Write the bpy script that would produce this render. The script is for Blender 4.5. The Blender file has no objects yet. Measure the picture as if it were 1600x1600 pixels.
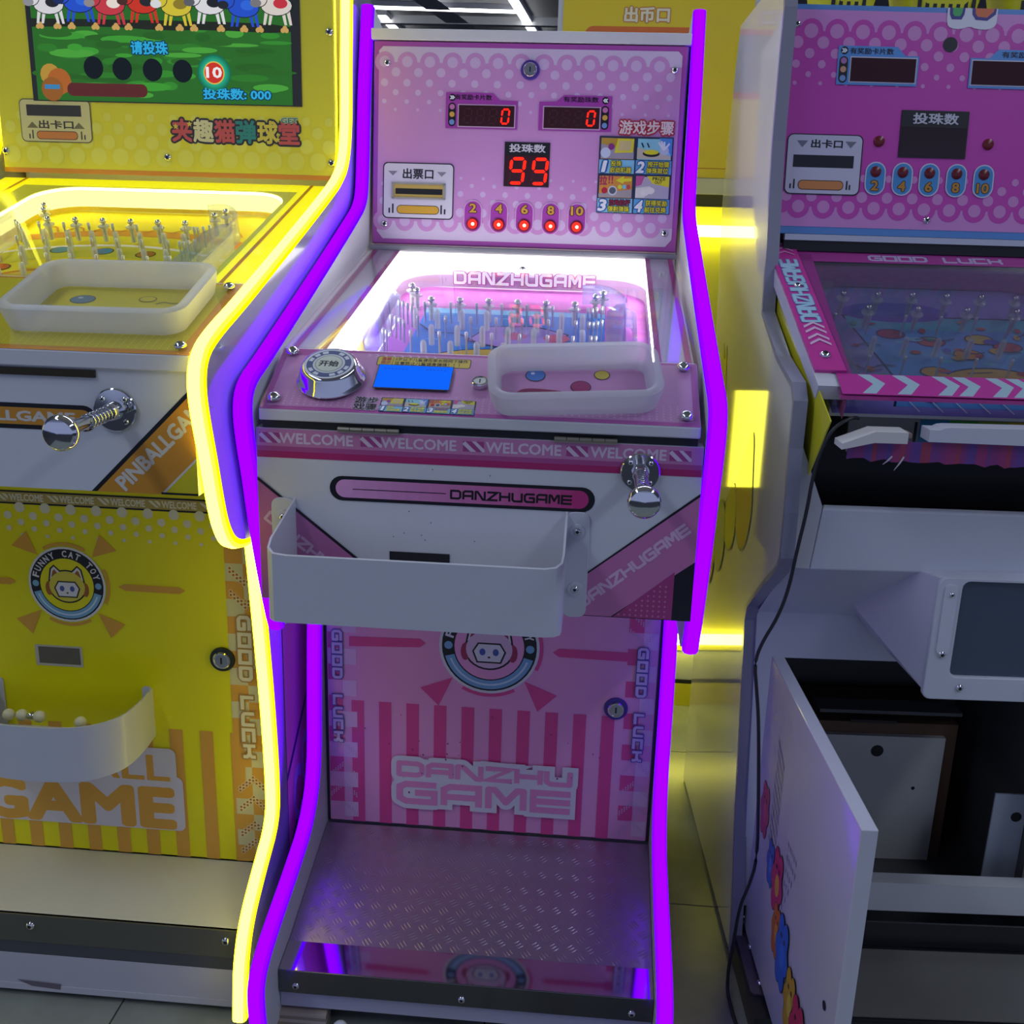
import bpy, bmesh, math, random
from mathutils import Vector, Matrix

sc = bpy.context.scene
COL = sc.collection
random.seed(4)

# ------------------------------------------------------------------ camera
cam_data = bpy.data.cameras.new('camera')
cam = bpy.data.objects.new('camera', cam_data)
COL.objects.link(cam)
CX, CY, CZ = 0.15676, -1.41416, 1.28772
yaw, pitch, roll = -0.074268, 0.283775, 0.028963
FPX = 1659.24
cy_, sy_, cp_, sp_, cr_, sr_ = math.cos(yaw), math.sin(yaw), math.cos(pitch), math.sin(pitch), math.cos(roll), math.sin(roll)
FW = Vector((sy_ * cp_, cy_ * cp_, -sp_))
R0 = Vector((cy_, -sy_, 0))
U0 = R0.cross(FW)
RR = cr_ * R0 + sr_ * U0
UU = -sr_ * R0 + cr_ * U0
cam.matrix_world = Matrix(((RR.x, UU.x, -FW.x, CX), (RR.y, UU.y, -FW.y, CY), (RR.z, UU.z, -FW.z, CZ), (0, 0, 0, 1)))
cam_data.sensor_width = 36.0
cam_data.lens = FPX / 1600 * 36.0
cam_data.clip_start = 0.02
cam_data.clip_end = 100
sc.camera = cam

# ------------------------------------------------------------------ exposure, world, hall lights
sc.view_settings.view_transform = 'Standard'
sc.view_settings.look = 'None'
sc.view_settings.exposure = 0.0
sc.view_settings.gamma = 1.0
sc.view_settings.use_curve_mapping = False
try:
    sc.cycles.use_denoising = True
    sc.cycles.max_bounces = 10
    sc.cycles.transparent_max_bounces = 24
    sc.cycles.sample_clamp_indirect = 4.0
    sc.cycles.caustics_reflective = False
    sc.cycles.caustics_refractive = False
except Exception:
    pass
world = bpy.data.worlds.new('hall_light')
sc.world = world
world.use_nodes = True
bg = world.node_tree.nodes['Background']
bg.inputs['Color'].default_value = (0.50, 0.60, 1.0, 1)
bg.inputs['Strength'].default_value = 0.48


def area_light(name, loc, size, energy, color, rot=(0, 0, 0)):
    d = bpy.data.lights.new(name, 'AREA')
    d.shape = 'RECTANGLE'
    d.size, d.size_y = size
    d.energy = energy
    d.color = color
    o = bpy.data.objects.new(name, d)
    COL.objects.link(o)
    o.location = loc
    o.rotation_euler = rot
    return o


area_light('hall_lamp', (-1.6, -0.9, 3.1), (0.3, 3.5), 38, (0.70, 0.80, 1.0))
area_light('hall_lamp', (2.2, -0.9, 3.1), (0.3, 3.5), 38, (0.70, 0.80, 1.0))
area_light('hall_lamp', (0.2, 1.8, 3.1), (2.5, 0.3), 34, (0.70, 0.80, 1.0))


# ------------------------------------------------------------------ materials
def lin(h):
    if not isinstance(h, str):
        return tuple(h)
    h = h.lstrip('#')
    out = []
    for i in (0, 2, 4):
        c = int(h[i:i + 2], 16) / 255
        out.append(c / 12.92 if c <= 0.04045 else ((c + 0.055) / 1.055) ** 2.4)
    return tuple(out)


_M = {}


def mat(color, rough=0.4, metal=0.0, coat=0.0, emit=None, es=1.0, trans=0.0, noise=0.0, nscale=60, bump=0.0, bscale=300, sss=0.0, spec=0.5):
    key = (color if isinstance(color, str) else tuple(color), rough, metal, coat, emit, es, trans, noise, nscale, bump, bscale, sss, spec)
    if key in _M:
        return _M[key]
    m = bpy.data.materials.new('surface')
    m.use_nodes = True
    nt = m.node_tree
    b = nt.nodes['Principled BSDF']
    c = lin(color)
    b.inputs['Base Color'].default_value = (*c, 1)
    b.inputs['Roughness'].default_value = rough
    b.inputs['Metallic'].default_value = metal
    b.inputs['Coat Weight'].default_value = coat
    b.inputs['Coat Roughness'].default_value = 0.06
    b.inputs['Transmission Weight'].default_value = trans
    b.inputs['Specular IOR Level'].default_value = spec
    if sss:
        b.inputs['Subsurface Weight'].default_value = sss
        b.inputs['Subsurface Radius'].default_value = (0.02, 0.02, 0.02)
    if emit is not None:
        b.inputs['Emission Color'].default_value = (*lin(emit), 1)
        b.inputs['Emission Strength'].default_value = es
    if noise or bump:
        tc = nt.nodes.new('ShaderNodeTexCoord')
    if noise:
        n = nt.nodes.new('ShaderNodeTexNoise')
        n.inputs['Scale'].default_value = nscale
        n.inputs['Detail'].default_value = 6
        nt.links.new(tc.outputs['Object'], n.inputs['Vector'])
        mx = nt.nodes.new('ShaderNodeMix')
        mx.data_type = 'RGBA'
        mx.inputs['A'].default_value = (*[x * (1 - noise) for x in c], 1)
        mx.inputs['B'].default_value = (*[min(1, x * (1 + noise)) for x in c], 1)
        nt.links.new(n.outputs['Fac'], mx.inputs['Factor'])
        nt.links.new(mx.outputs['Result'], b.inputs['Base Color'])
    if bump:
        n2 = nt.nodes.new('ShaderNodeTexNoise')
        n2.inputs['Scale'].default_value = bscale
        nt.links.new(tc.outputs['Object'], n2.inputs['Vector'])
        bp = nt.nodes.new('ShaderNodeBump')
        bp.inputs['Strength'].default_value = bump
        bp.inputs['Distance'].default_value = 0.002
        nt.links.new(n2.outputs['Fac'], bp.inputs['Height'])
        nt.links.new(bp.outputs['Normal'], b.inputs['Normal'])
    _M[key] = m
    return m


def emission(color, strength):
    key = ('emission', color if isinstance(color, str) else tuple(color), strength)
    if key in _M:
        return _M[key]
    m = bpy.data.materials.new('light')
    m.use_nodes = True
    nt = m.node_tree
    nt.nodes.clear()
    e = nt.nodes.new('ShaderNodeEmission')
    e.inputs['Color'].default_value = (*lin(color), 1)
    e.inputs['Strength'].default_value = strength
    o = nt.nodes.new('ShaderNodeOutputMaterial')
    nt.links.new(e.outputs[0], o.inputs[0])
    _M[key] = m
    return m


def clear(tint=(1, 1, 1), rough=0.02, refl=0.5, body=0.0, body_color=(0.8, 0.8, 0.85)):
    """thin clear acrylic: see-through with a fresnel sheen, optional milky body"""
    key = ('clear', tint, rough, refl, body, body_color)
    if key in _M:
        return _M[key]
    m = bpy.data.materials.new('acrylic')
    m.use_nodes = True
    nt = m.node_tree
    nt.nodes.clear()
    t = nt.nodes.new('ShaderNodeBsdfTransparent')
    t.inputs[0].default_value = (*tint, 1)
    g = nt.nodes.new('ShaderNodeBsdfGlossy')
    g.inputs['Roughness'].default_value = rough
    f = nt.nodes.new('ShaderNodeLayerWeight')
    f.inputs['Blend'].default_value = 0.5
    pw = nt.nodes.new('ShaderNodeMath')
    pw.operation = 'POWER'
    pw.inputs[1].default_value = 4.0
    nt.links.new(f.outputs['Facing'], pw.inputs[0])
    mu = nt.nodes.new('ShaderNodeMath')
    mu.operation = 'MULTIPLY_ADD'
    mu.inputs[1].default_value = 0.8 * refl
    mu.inputs[2].default_value = 0.045 * refl
    nt.links.new(pw.outputs[0], mu.inputs[0])
    mx = nt.nodes.new('ShaderNodeMixShader')
    nt.links.new(mu.outputs[0], mx.inputs[0])
    last = t.outputs[0]
    if body:
        d = nt.nodes.new('ShaderNodeBsdfDiffuse')
        d.inputs[0].default_value = (*body_color, 1)
        tr = nt.nodes.new('ShaderNodeBsdfTranslucent')
        tr.inputs[0].default_value = (*body_color, 1)
        a = nt.nodes.new('ShaderNodeMixShader')
        a.inputs[0].default_value = 0.5
        nt.links.new(d.outputs[0], a.inputs[1])
        nt.links.new(tr.outputs[0], a.inputs[2])
        m2 = nt.nodes.new('ShaderNodeMixShader')
        m2.inputs[0].default_value = body
        nt.links.new(t.outputs[0], m2.inputs[1])
        nt.links.new(a.outputs[0], m2.inputs[2])
        last = m2.outputs[0]
    nt.links.new(last, mx.inputs[1])
    nt.links.new(g.outputs[0], mx.inputs[2])
    o = nt.nodes.new('ShaderNodeOutputMaterial')
    nt.links.new(mx.outputs[0], o.inputs[0])
    _M[key] = m
    return m


def pr(h):                      # printed ink under gloss laminate
    return mat(h, 0.32, coat=0.25)


def pg(h):                      # glossy sticker
    return mat(h, 0.06, coat=0.6)


def pm(h):                      # matt ink
    return mat(h, 0.75, spec=0.15)


WHITE = mat((0.66, 0.66, 0.69), 0.38)
WHITE_METAL = mat((0.68, 0.69, 0.74), 0.32, coat=0.15)
GLOSS_WHITE = mat((0.62, 0.62, 0.64), 0.12, coat=1.0)
DARK = mat((0.012, 0.012, 0.018), 0.5)
BLACK = mat((0.01, 0.01, 0.012), 0.4)
CHROME = mat((0.75, 0.76, 0.78), 0.08, 1.0)
STEEL = mat((0.5, 0.5, 0.5), 0.28, 1.0)
PIN_M = mat((0.75, 0.76, 0.78), 0.35, 0.6)
BRASSY = mat((0.45, 0.42, 0.33), 0.35, 1.0)
FROST = clear((0.93, 0.93, 0.95), 0.35, 0.35, 0.62, (0.74, 0.74, 0.78))
GLASS = clear((0.97, 0.97, 0.98), 0.01, 0.5)
SLEEVE = clear((0.95, 0.97, 0.97), 0.15, 0.7, 0.5, (0.92, 0.95, 0.95))
GUIDE = clear((0.80, 0.82, 0.95), 0.05, 0.9, 0.25, (0.7, 0.72, 0.9))
PURPLE_NEON = (emission((0.17, 0.0, 1.7), 1.0), emission((0.43, 0.0, 2.2), 1.0), emission((0.31, 0.0, 2.0), 1.0))
YELLOW_NEON = (emission((3.0, 2.5, 0.0), 1.0), emission((7.0, 6.4, 0.50), 1.0), emission((5.6, 5.0, 0.10), 1.0))
LED_WHITE = emission((1.0, 0.98, 1.0), 110.0)
LED_YELLOW = emission((1.0, 0.90, 0.16), 45.0)
RED_ON = emission((3.5, 0.035, 0.015), 1.0)
RED_OFF = mat((0.055, 0.012, 0.016), 0.3)
WINDOW_RED = mat((0.045, 0.008, 0.012), 0.15, coat=0.5)


# ------------------------------------------------------------------ geometry helpers
class Fr:
    """a plane in the machine: origin, unit u, unit v, normal w"""
    def __init__(s, o, u, v):
        s.o, s.u, s.v = Vector(o), Vector(u).normalized(), Vector(v).normalized()
        s.w = s.u.cross(s.v)

    def p(s, u, v, w=0.0):
        return s.o + s.u * u + s.v * v + s.w * w

    def m(s, u=0, v=0, w=0):
        q = s.p(u, v, w)
        return Matrix(((s.u.x, s.v.x, s.w.x, q.x), (s.u.y, s.v.y, s.w.y, q.y), (s.u.z, s.v.z, s.w.z, q.z), (0, 0, 0, 1)))


WORLD = Fr((0, 0, 0), (1, 0, 0), (0, 1, 0))


def front(y, z=0.0, x=0.0):
    return Fr((x, y, z), (1, 0, 0), (0, 0, 1))


def slope(a, b, x=0.0):
    return Fr((x, a[0], a[1]), (1, 0, 0), (0, b[0] - a[0], b[1] - a[1]))


class MB:
    def __init__(s, fr=WORLD):
        s.v, s.f, s.mi, s.mats, s.fr = [], [], [], [], fr

    def mat(s, m):
        if m not in s.mats:
            s.mats.append(m)
        return s.mats.index(m)

    def add(s, vs, fs, m, fr=None):
        fr = fr or s.fr
        n = len(s.v)
        k = s.mat(m)
        s.v += [fr.p(*q) for q in vs]
        for f in fs:
            s.f.append([n + i for i in f])
            s.mi.append(k)
        return s

    def box(s, a, b, m, fr=None):
        x0, y0, z0 = a
        x1, y1, z1 = b
        vs = [(x0, y0, z0), (x1, y0, z0), (x1, y1, z0), (x0, y1, z0), (x0, y0, z1), (x1, y0, z1), (x1, y1, z1), (x0, y1, z1)]
        return s.add(vs, [(3, 2, 1, 0), (4, 5, 6, 7), (0, 1, 5, 4), (1, 2, 6, 5), (2, 3, 7, 6), (3, 0, 4, 7)], m, fr)

    def prism(s, poly, w0, w1, m, fr=None):
        a = sum(poly[i][0] * poly[(i + 1) % len(poly)][1] - poly[(i + 1) % len(poly)][0] * poly[i][1] for i in range(len(poly)))
        if a < 0:
            poly = poly[::-1]
        n = len(poly)
        vs = [(x, y, w0) for x, y in poly] + [(x, y, w1) for x, y in poly]
        fs = [tuple(range(n))[::-1], tuple(range(n, 2 * n))] + [(i, (i + 1) % n, n + (i + 1) % n, n + i) for i in range(n)]
        return s.add(vs, fs, m, fr)

    def lathe(s, prof, m, c=(0, 0, 0), seg=20, fr=None):
        vs, fs = [], []
        for r, h in prof:
            for i in range(seg):
                t = 2 * math.pi * i / seg
                vs.append((c[0] + r * math.cos(t), c[1] + r * math.sin(t), c[2] + h))
        for j in range(len(prof) - 1):
            for i in range(seg):
                k = (i + 1) % seg
                fs.append((j * seg + i, j * seg + k, (j + 1) * seg + k, (j + 1) * seg + i))
        fs.append(tuple(range(seg))[::-1])
        fs.append(tuple(range((len(prof) - 1) * seg, len(prof) * seg)))
        return s.add(vs, fs, m, fr)

    def ball(s, c, r, m, seg=16, rings=10, fr=None):
        prof = [(max(1e-5, r * math.sin(math.pi * i / rings)), -r * math.cos(math.pi * i / rings)) for i in range(rings + 1)]
        return s.lathe(prof, m, c, seg, fr)

    def tube(s, pts, r, m, seg=8, fr=None):
        pts = [Vector(p) for p in pts]
        vs, fs = [], []
        up = Vector((0, 0, 1))
        for i, p in enumerate(pts):
            t = (pts[min(i + 1, len(pts) - 1)] - pts[max(i - 1, 0)]).normalized()
            a = t.cross(up)
            if a.length < 1e-3:
                a = t.cross(Vector((1, 0, 0)))
            a.normalize()
            b = a.cross(t)
            rr = r[i] if isinstance(r, (list, tuple)) else r
            for k in range(seg):
                an = 2 * math.pi * k / seg
                vs.append(tuple(p + a * rr * math.cos(an) + b * rr * math.sin(an)))
        for i in range(len(pts) - 1):
            for k in range(seg):
                q = (k + 1) % seg
                fs.append((i * seg + k, i * seg + q, (i + 1) * seg + q, (i + 1) * seg + k))
        fs.append(tuple(range(seg))[::-1])
        fs.append(tuple(range((len(pts) - 1) * seg, len(pts) * seg)))
        return s.add(vs, fs, m, fr)

    def wall(s, path, t, w0, w1, m, fr=None):
        """upright sheet of thickness t along a 2-D path"""
        L, Rr = offset_path(path, t / 2)
        n = len(path)
        vs = [(x, y, w0) for x, y in L] + [(x, y, w0) for x, y in Rr] + [(x, y, w1) for x, y in L] + [(x, y, w1) for x, y in Rr]
        fs = []
        for i in range(n - 1):
            fs += [(i, i + 1, 2 * n + i + 1, 2 * n + i), (n + i + 1, n + i, 3 * n + i, 3 * n + i + 1),
                   (2 * n + i, 2 * n + i + 1, 3 * n + i + 1, 3 * n + i), (i + 1, i, n + i, n + i + 1)]
        fs += [(0, 2 * n, 3 * n, n), (n - 1, 2 * n - 1, 4 * n - 1, 3 * n - 1)]
        return s.add(vs, fs, m, fr)

    def build(s, name, parent=None, smooth=None, bevel=0.0, M=None, fixn=True, thick=0.0):
        me = bpy.data.meshes.new(name)
        me.from_pydata([tuple(q) for q in s.v], [], s.f)
        for m in s.mats:
            me.materials.append(m)
        me.polygons.foreach_set('material_index', s.mi)
        if fixn:
            b = bmesh.new()
            b.from_mesh(me)
            bmesh.ops.recalc_face_normals(b, faces=b.faces)
            b.to_mesh(me)
            b.free()
        if smooth:
            me.polygons.foreach_set('use_smooth', [True] * len(me.polygons))
            try:
                me.set_sharp_from_angle(angle=math.radians(smooth))
            except Exception:
                pass
        me.update()
        o = bpy.data.objects.new(name, me)
        COL.objects.link(o)
        if parent:
            o.parent = parent
        if M is not None:
            o.matrix_local = M
        if thick:
            md = o.modifiers.new('sheet', 'SOLIDIFY')
            md.thickness = thick
            md.offset = 0
        if bevel:
            md = o.modifiers.new('bevel', 'BEVEL')
            md.width = bevel
            md.segments = 2
            md.limit_method = 'ANGLE'
        return o


def offset_path(path, h, closed=False):
    n = len(path)
    P = [Vector((p[0], p[1])) for p in path]
    L, Rr = [], []
    for i in range(n):
        a = P[i - 1] if (i > 0 or closed) else None
        b = P[(i + 1) % n] if (i < n - 1 or closed) else None
        d1 = (P[i] - a).normalized() if a is not None else None
        d2 = (b - P[i]).normalized() if b is not None else None
        d1 = d1 if d1 is not None else d2
        d2 = d2 if d2 is not None else d1
        n1, n2 = Vector((-d1.y, d1.x)), Vector((-d2.y, d2.x))
        m = n1 + n2
        if m.length < 1e-6:
            m = n1
        m.normalize()
        k = h / max(0.35, m.dot(n1))
        L.append(tuple(P[i] + m * k))
        Rr.append(tuple(P[i] - m * k))
    return L, Rr


def chaikin(p, n=2):
    for _ in range(n):
        q = [p[0]]
        for i in range(len(p) - 1):
            a, b = Vector(p[i]), Vector(p[i + 1])
            q += [tuple(a.lerp(b, 0.25)), tuple(a.lerp(b, 0.75))]
        q.append(p[-1])
        p = q
    return p


def rrect(x0, y0, x1, y1, r, n=5):
    out = []
    for cx, cy, a0 in ((x1 - r, y1 - r, 0), (x0 + r, y1 - r, 90), (x0 + r, y0 + r, 180), (x1 - r, y0 + r, 270)):
        for i in range(n + 1):
            a = math.radians(a0 + 90 * i / n)
            out.append((cx + r * math.cos(a), cy + r * math.sin(a)))
    return out


def ell(cx, cy, rx, ry=None, n=20, rot=0.0):
    ry = rx if ry is None else ry
    c, s = math.cos(rot), math.sin(rot)
    return [(cx + rx * math.cos(2 * math.pi * i / n) * c - ry * math.sin(2 * math.pi * i / n) * s,
             cy + rx * math.cos(2 * math.pi * i / n) * s + ry * math.sin(2 * math.pi * i / n) * c) for i in range(n)]


_T = {}


def text_geo(body, bold):
    key = (body, bold)
    if key not in _T:
        cu = bpy.data.curves.new('lettering', 'FONT')
        cu.body = body
        cu.offset = bold
        cu.resolution_u = 2
        o = bpy.data.objects.new('lettering', cu)
        COL.objects.link(o)
        dg = bpy.context.evaluated_depsgraph_get()
        me = o.evaluated_get(dg).to_mesh()
        vs = [(v.co.x, v.co.y) for v in me.vertices]
        fs = [tuple(p.vertices) for p in me.polygons]
        o.evaluated_get(dg).to_mesh_clear()
        bpy.data.objects.remove(o)
        bpy.data.curves.remove(cu)
        _T[key] = (vs, fs)
    return _T[key]


GLYPH = {
    'D': [([(0, 0), (0, 1), (.82, 1), (1, .82), (1, .18), (.82, 0)], 1)],
    'A': [([(0, 0), (0, .82), (.18, 1), (1, 1), (1, 0)], 0), ([(0, .4), (1, .4)], 0)],
    'N': [([(0, 0), (0, 1), (.22, 1), (.8, 0), (1, 0), (1, 1)], 0)],
    'Z': [([(0, 1), (1, 1), (0, 0), (1, 0)], 0)],
    'H': [([(0, 0), (0, 1)], 0), ([(1, 0), (1, 1)], 0), ([(0, .5), (1, .5)], 0)],
    'U': [([(0, 1), (0, .18), (.18, 0), (1, 0), (1, 1)], 0)],
    'G': [([(1, 1), (.18, 1), (0, .82), (0, .18), (.18, 0), (1, 0), (1, .52), (.5, .52)], 0)],
    'M': [([(0, 0), (0, 1), (.18, 1), (.5, .3), (.82, 1), (1, 1), (1, 0)], 0)],
    'E': [([(1, 1), (0, 1), (0, 0), (1, 0)], 0), ([(0, .5), (1, .5)], 0)],
    'O': [([(0, 0), (0, 1), (1, 1), (1, 0)], 1)],
    'L': [([(0, 1), (0, 0), (1, 0)], 0)],
    'C': [([(1, 1), (0, 1), (0, 0), (1, 0)], 0)],
    'K': [([(0, 0), (0, 1)], 0), ([(1, 1), (1, .72), (.75, .5), (1, .28), (1, 0)], 0), ([(0, .5), (.75, .5)], 0)],
    'R': [([(0, 0), (0, 1), (1, 1), (1, .5), (0, .5)], 0), ([(.5, .5), (1, 0)], 0)],
    'Y': [([(0, 1), (0, .5), (1, .5)], 0), ([(1, 1), (1, 0), (.2, 0)], 0)],
    'I': [([(.5, 0), (.5, 1)], 0)],
}


class Art:
    """flat print on one plane; every colour layer sits a hair above the last"""
    def __init__(s, fr, base=0.0006, step=0.00012):
        s.fr, s.w, s.step, s.mb, s.k = fr, base, step, MB(fr), 0

    def up(s, n=1):
        s.w += s.step * n
        return s

    def e(s):                   # hair-fine separation of inks laid one over another
        s.k = (s.k + 1) % 24
        return s.w + s.k * 4.5e-6

    def poly(s, pts, m):
        w = s.e()
        s.mb.add([(x, y, w) for x, y in pts], [tuple(range(len(pts)))], m)
        return s

    def rect(s, x0, y0, x1, y1, m):
        return s.poly([(x0, y0), (x1, y0), (x1, y1), (x0, y1)], m)

    def rr(s, x0, y0, x1, y1, r, m):
        return s.poly(rrect(x0, y0, x1, y1, r), m)

    def disc(s, x, y, r, m, n=20, ry=None, rot=0):
        return s.poly(ell(x, y, r, ry, n, rot), m)

    def arc(s, x, y, r0, r1, a0, a1, m, n=24):
        for i in range(n):
            t0, t1 = (math.radians(a0 + (a1 - a0) * k / n) for k in (i, i + 1))
            s.poly([(x + r0 * math.cos(t0), y + r0 * math.sin(t0)), (x + r1 * math.cos(t0), y + r1 * math.sin(t0)),
                    (x + r1 * math.cos(t1), y + r1 * math.sin(t1)), (x + r0 * math.cos(t1), y + r0 * math.sin(t1))], m)
        return s

    def line(s, pts, wd, m, closed=False):
        n = len(pts)
        segs = [(Vector(pts[i]), Vector(pts[(i + 1) % n])) for i in range(n if closed else n - 1)]
        if n > 2 and min((q - p).length for p, q in segs) < wd * 1.05:
            for k, (p, q) in enumerate(segs):       # stubby strokes: plain bars with round joints
                d = (q - p).normalized() * (wd / 2)
                nn = Vector((-d.y, d.x))
                s.poly([tuple(p - nn), tuple(q - nn), tuple(q + nn), tuple(p + nn)], m)
                if closed or k < len(segs) - 1:
                    s.poly(ell(q.x, q.y, wd / 2, None, 14), m)
            return s
        L, Rr = offset_path(pts, wd / 2, closed)
        w = s.e()
        vs = [(x, y, w) for x, y in L] + [(x, y, w) for x, y in Rr]
        fs = []
        for i in range(n if closed else n - 1):
            j = (i + 1) % n
            fs += [(i, j, n + j), (i, n + j, n + i)]
        s.mb.add(vs, fs, m)
        return s

    def text(s, body, x0, y0, x1, y1, m, bold=0.0, grow=None, gm=None, rot=0.0, shear=0.0):
        """fit a word into a box; grow/gm = outline weight and colour"""
        vs, fs = text_geo(body, 0.0)
        if not vs:
            return s
        ax, bx = min(v[0] for v in vs), max(v[0] for v in vs)
        ay, by = min(v[1] for v in vs), max(v[1] for v in vs)
        cx, cy = (x0 + x1) / 2, (y0 + y1) / 2
        c, sn = math.cos(rot), math.sin(rot)

        def T(v):
            x = (v[0] - (ax + bx) / 2) * (x1 - x0) / (bx - ax)
            y = (v[1] - (ay + by) / 2) * (y1 - y0) / (by - ay)
            x += shear * y
            return (cx + x * c - y * sn, cy + x * sn + y * c)
        def spread(d, mm, k):
            for q in range(k):
                t = 2 * math.pi * q / k
                w = s.e()
                s.mb.add([(*T((v[0] + d * math.cos(t), v[1] + d * math.sin(t))), w) for v in vs], fs, mm)
        if grow:
            spread(bold + grow, gm, 12)
            s.up()
        if bold:
            spread(bold, m, 12)
            if bold >= .04:
                spread(bold * .5, m, 6)
        w = s.e()
        s.mb.add([(*T(v), w) for v in vs], fs, m)
        return s

    def techno(s, word, x0, y0, x1, y1, m, wt=0.24, gap=0.34, grow=0.0, gm=None, rot=0.0, vertical=False):
        """square display lettering drawn with strokes; wt is relative to the letter height"""
        n = len(word)
        ox, oy = (x0 + x1) / 2, (y0 + y1) / 2
        c, sn = math.cos(rot), math.sin(rot)
        W, H = x1 - x0, y1 - y0
        t = wt * H
        lw = (W - t) / (n + (n - 1) * gap)
        passes = ([(t + 2 * grow, gm)] if grow else []) + [(t, m)]
        for wd, mm in passes:
            for i, ch in enumerate(word):
                if ch == ' ':
                    continue
                bx = -W / 2 + t / 2 + i * lw * (1 + gap)
                for pts, closed in GLYPH[ch]:
                    q = [(bx + px * lw, -H / 2 + t / 2 + py * (H - t)) for px, py in pts]
                    if not closed:
                        e = (t / 2 if (wd > t) else 0) * 0 + (wd - t) / 2 + 0.5 * t * 0.6
                        a, b = Vector(q[0]), Vector(q[1])
                        q[0] = tuple(a + (a - b).normalized() * e)
                        a, b = Vector(q[-1]), Vector(q[-2])
                        q[-1] = tuple(a + (a - b).normalized() * e)
                    q = [(ox + x * c - y * sn, oy + x * sn + y * c) for x, y in q]
                    s.line(q, wd, mm, bool(closed))
            s.up()
        return s

    def seg7(s, x, y, w, h, ch, on, off, t=None):
        t = t or w * 0.2
        m = h / 2
        S = {'a': ((x, y + h), (x + w, y + h)), 'b': ((x + w, y + h), (x + w, y + m)), 'c': ((x + w, y + m), (x + w, y)),
             'd': ((x, y), (x + w, y)), 'e': ((x, y), (x, y + m)), 'f': ((x, y + m), (x, y + h)), 'g': ((x, y + m), (x + w, y + m))}
        lit = {'0': 'abcdef', '9': 'abcdfg', '8': 'abcdefg', ' ': ''}[ch]
        for k, (a, b) in S.items():
            mm = on if k in lit else off
            if mm is None:
                continue
            A, B = Vector(a), Vector(b)
            d = (B - A).normalized()
            nn = Vector((-d.y, d.x))
            A += d * t * .35
            B -= d * t * .35
            sk = h * 0.1 / h
            pts = [A, A + d * t * .5 + nn * t * .5, B - d * t * .5 + nn * t * .5, B, B - d * t * .5 - nn * t * .5, A + d * t * .5 - nn * t * .5]
            s.poly([(p.x + sk * (p.y - y), p.y) for p in pts], mm)
        return s

    def build(s, name, parent):
        return s.mb.build(name, parent, fixn=False)


def thing(name, label, cat, loc=(0, 0, 0), rz=0.0, group=None):
    o = bpy.data.objects.new(name, None)
    o.empty_display_size = 0.05
    COL.objects.link(o)
    o.location = loc
    o.rotation_euler = (0, 0, rz)
    o['label'] = label
    o['category'] = cat
    if group:
        o['group'] = group
    return o


def tag(o, label, cat, group=None):
    o['label'] = label
    o['category'] = cat
    if group:
        o['group'] = group
    return o


_S = {}


def shared(key, name, parent, M, make, smooth=40):
    """first call builds the mesh, later ones share it"""
    if key not in _S:
        o = make().build(name, parent, smooth)
        _S[key] = o.data
        o.matrix_local = M
        return o
    o = bpy.data.objects.new(name, _S[key])
    COL.objects.link(o)
    o.parent = parent
    o.matrix_local = M
    return o


def screw(parent, fr, u, v, r=0.0075, w=0.0):
    def mk():
        b = MB()
        b.lathe([(1.0, 0), (1.0, 0.12), (0.85, 0.4), (0.6, 0.58), (0.48, 0.62)], CHROME, seg=18)
        b.lathe([(0.47, 0.55), (0.46, 0.625)], BLACK, seg=6)
        return b
    return shared('screw', 'screw', parent, fr.m(u, v, w) @ Matrix.Scale(r, 4), mk)


def lock(parent, fr, u, v, r=0.012, ring=None):
    def mk():
        b = MB()
        if ring:
            b.lathe([(1.55, 0), (1.6, 0.15), (1.5, 0.4), (1.1, 0.42)], ring, seg=28)
        b.lathe([(1.1, 0), (1.12, 0.6), (1.0, 0.75), (0.86, 0.75), (0.82, 0.66)], CHROME, seg=28)
        b.lathe([(0.8, 0.6), (0.8, 0.67)], STEEL, seg=24)
        b.box((-0.1, -0.42, 0.66), (0.1, 0.42, 0.69), BLACK)
        return b
    return shared('lock%s' % (ring.name if ring else ''), 'keyhole_lock', parent, fr.m(u, v, 0) @ Matrix.Scale(r, 4), mk)


def neon(parent, x, path, m, w=0.024, name='neon_tube', rounds=2):
    """soft LED strip standing proud of the cabinet edge; path is (y, z)"""
    p = chaikin(path, rounds)
    L, _ = offset_path(p, 1.0)
    sect = [(-w / 2, -0.004), (-w / 2, 0.006), (-w * .36, 0.0115), (0, 0.0135), (w * .36, 0.0115), (w / 2, 0.006), (w / 2, -0.004)]
    b = MB()
    vs, fs = [], []
    k = len(sect)
    for i, q in enumerate(p):
        n = (Vector(L[i]) - Vector(q))
        n = n.normalized()
        for dx, dn in sect:
            vs.append((x + dx, q[0] - n.x * dn, q[1] - n.y * dn))
    for i in range(len(p) - 1):
        for j in range(k):
            fs.append((i * k + j, i * k + (j + 1) % k, (i + 1) * k + (j + 1) % k, (i + 1) * k + j))
    fs += [tuple(range(k))[::-1], tuple(range((len(p) - 1) * k, len(p) * k))]
    side, core = m[0], m[1]
    n = len(p) - 1
    b.add(vs, [f for i, f in enumerate(fs[:n * k]) if i % k in (0, 5, 6)] + fs[n * k:], side)
    b.add(vs, [f for i, f in enumerate(fs[:n * k]) if i % k in (1, 4)], m[2])
    b.add(vs, [f for i, f in enumerate(fs[:n * k]) if i % k in (2, 3)], core)
    return b.build(name, parent, None, fixn=False)


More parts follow.
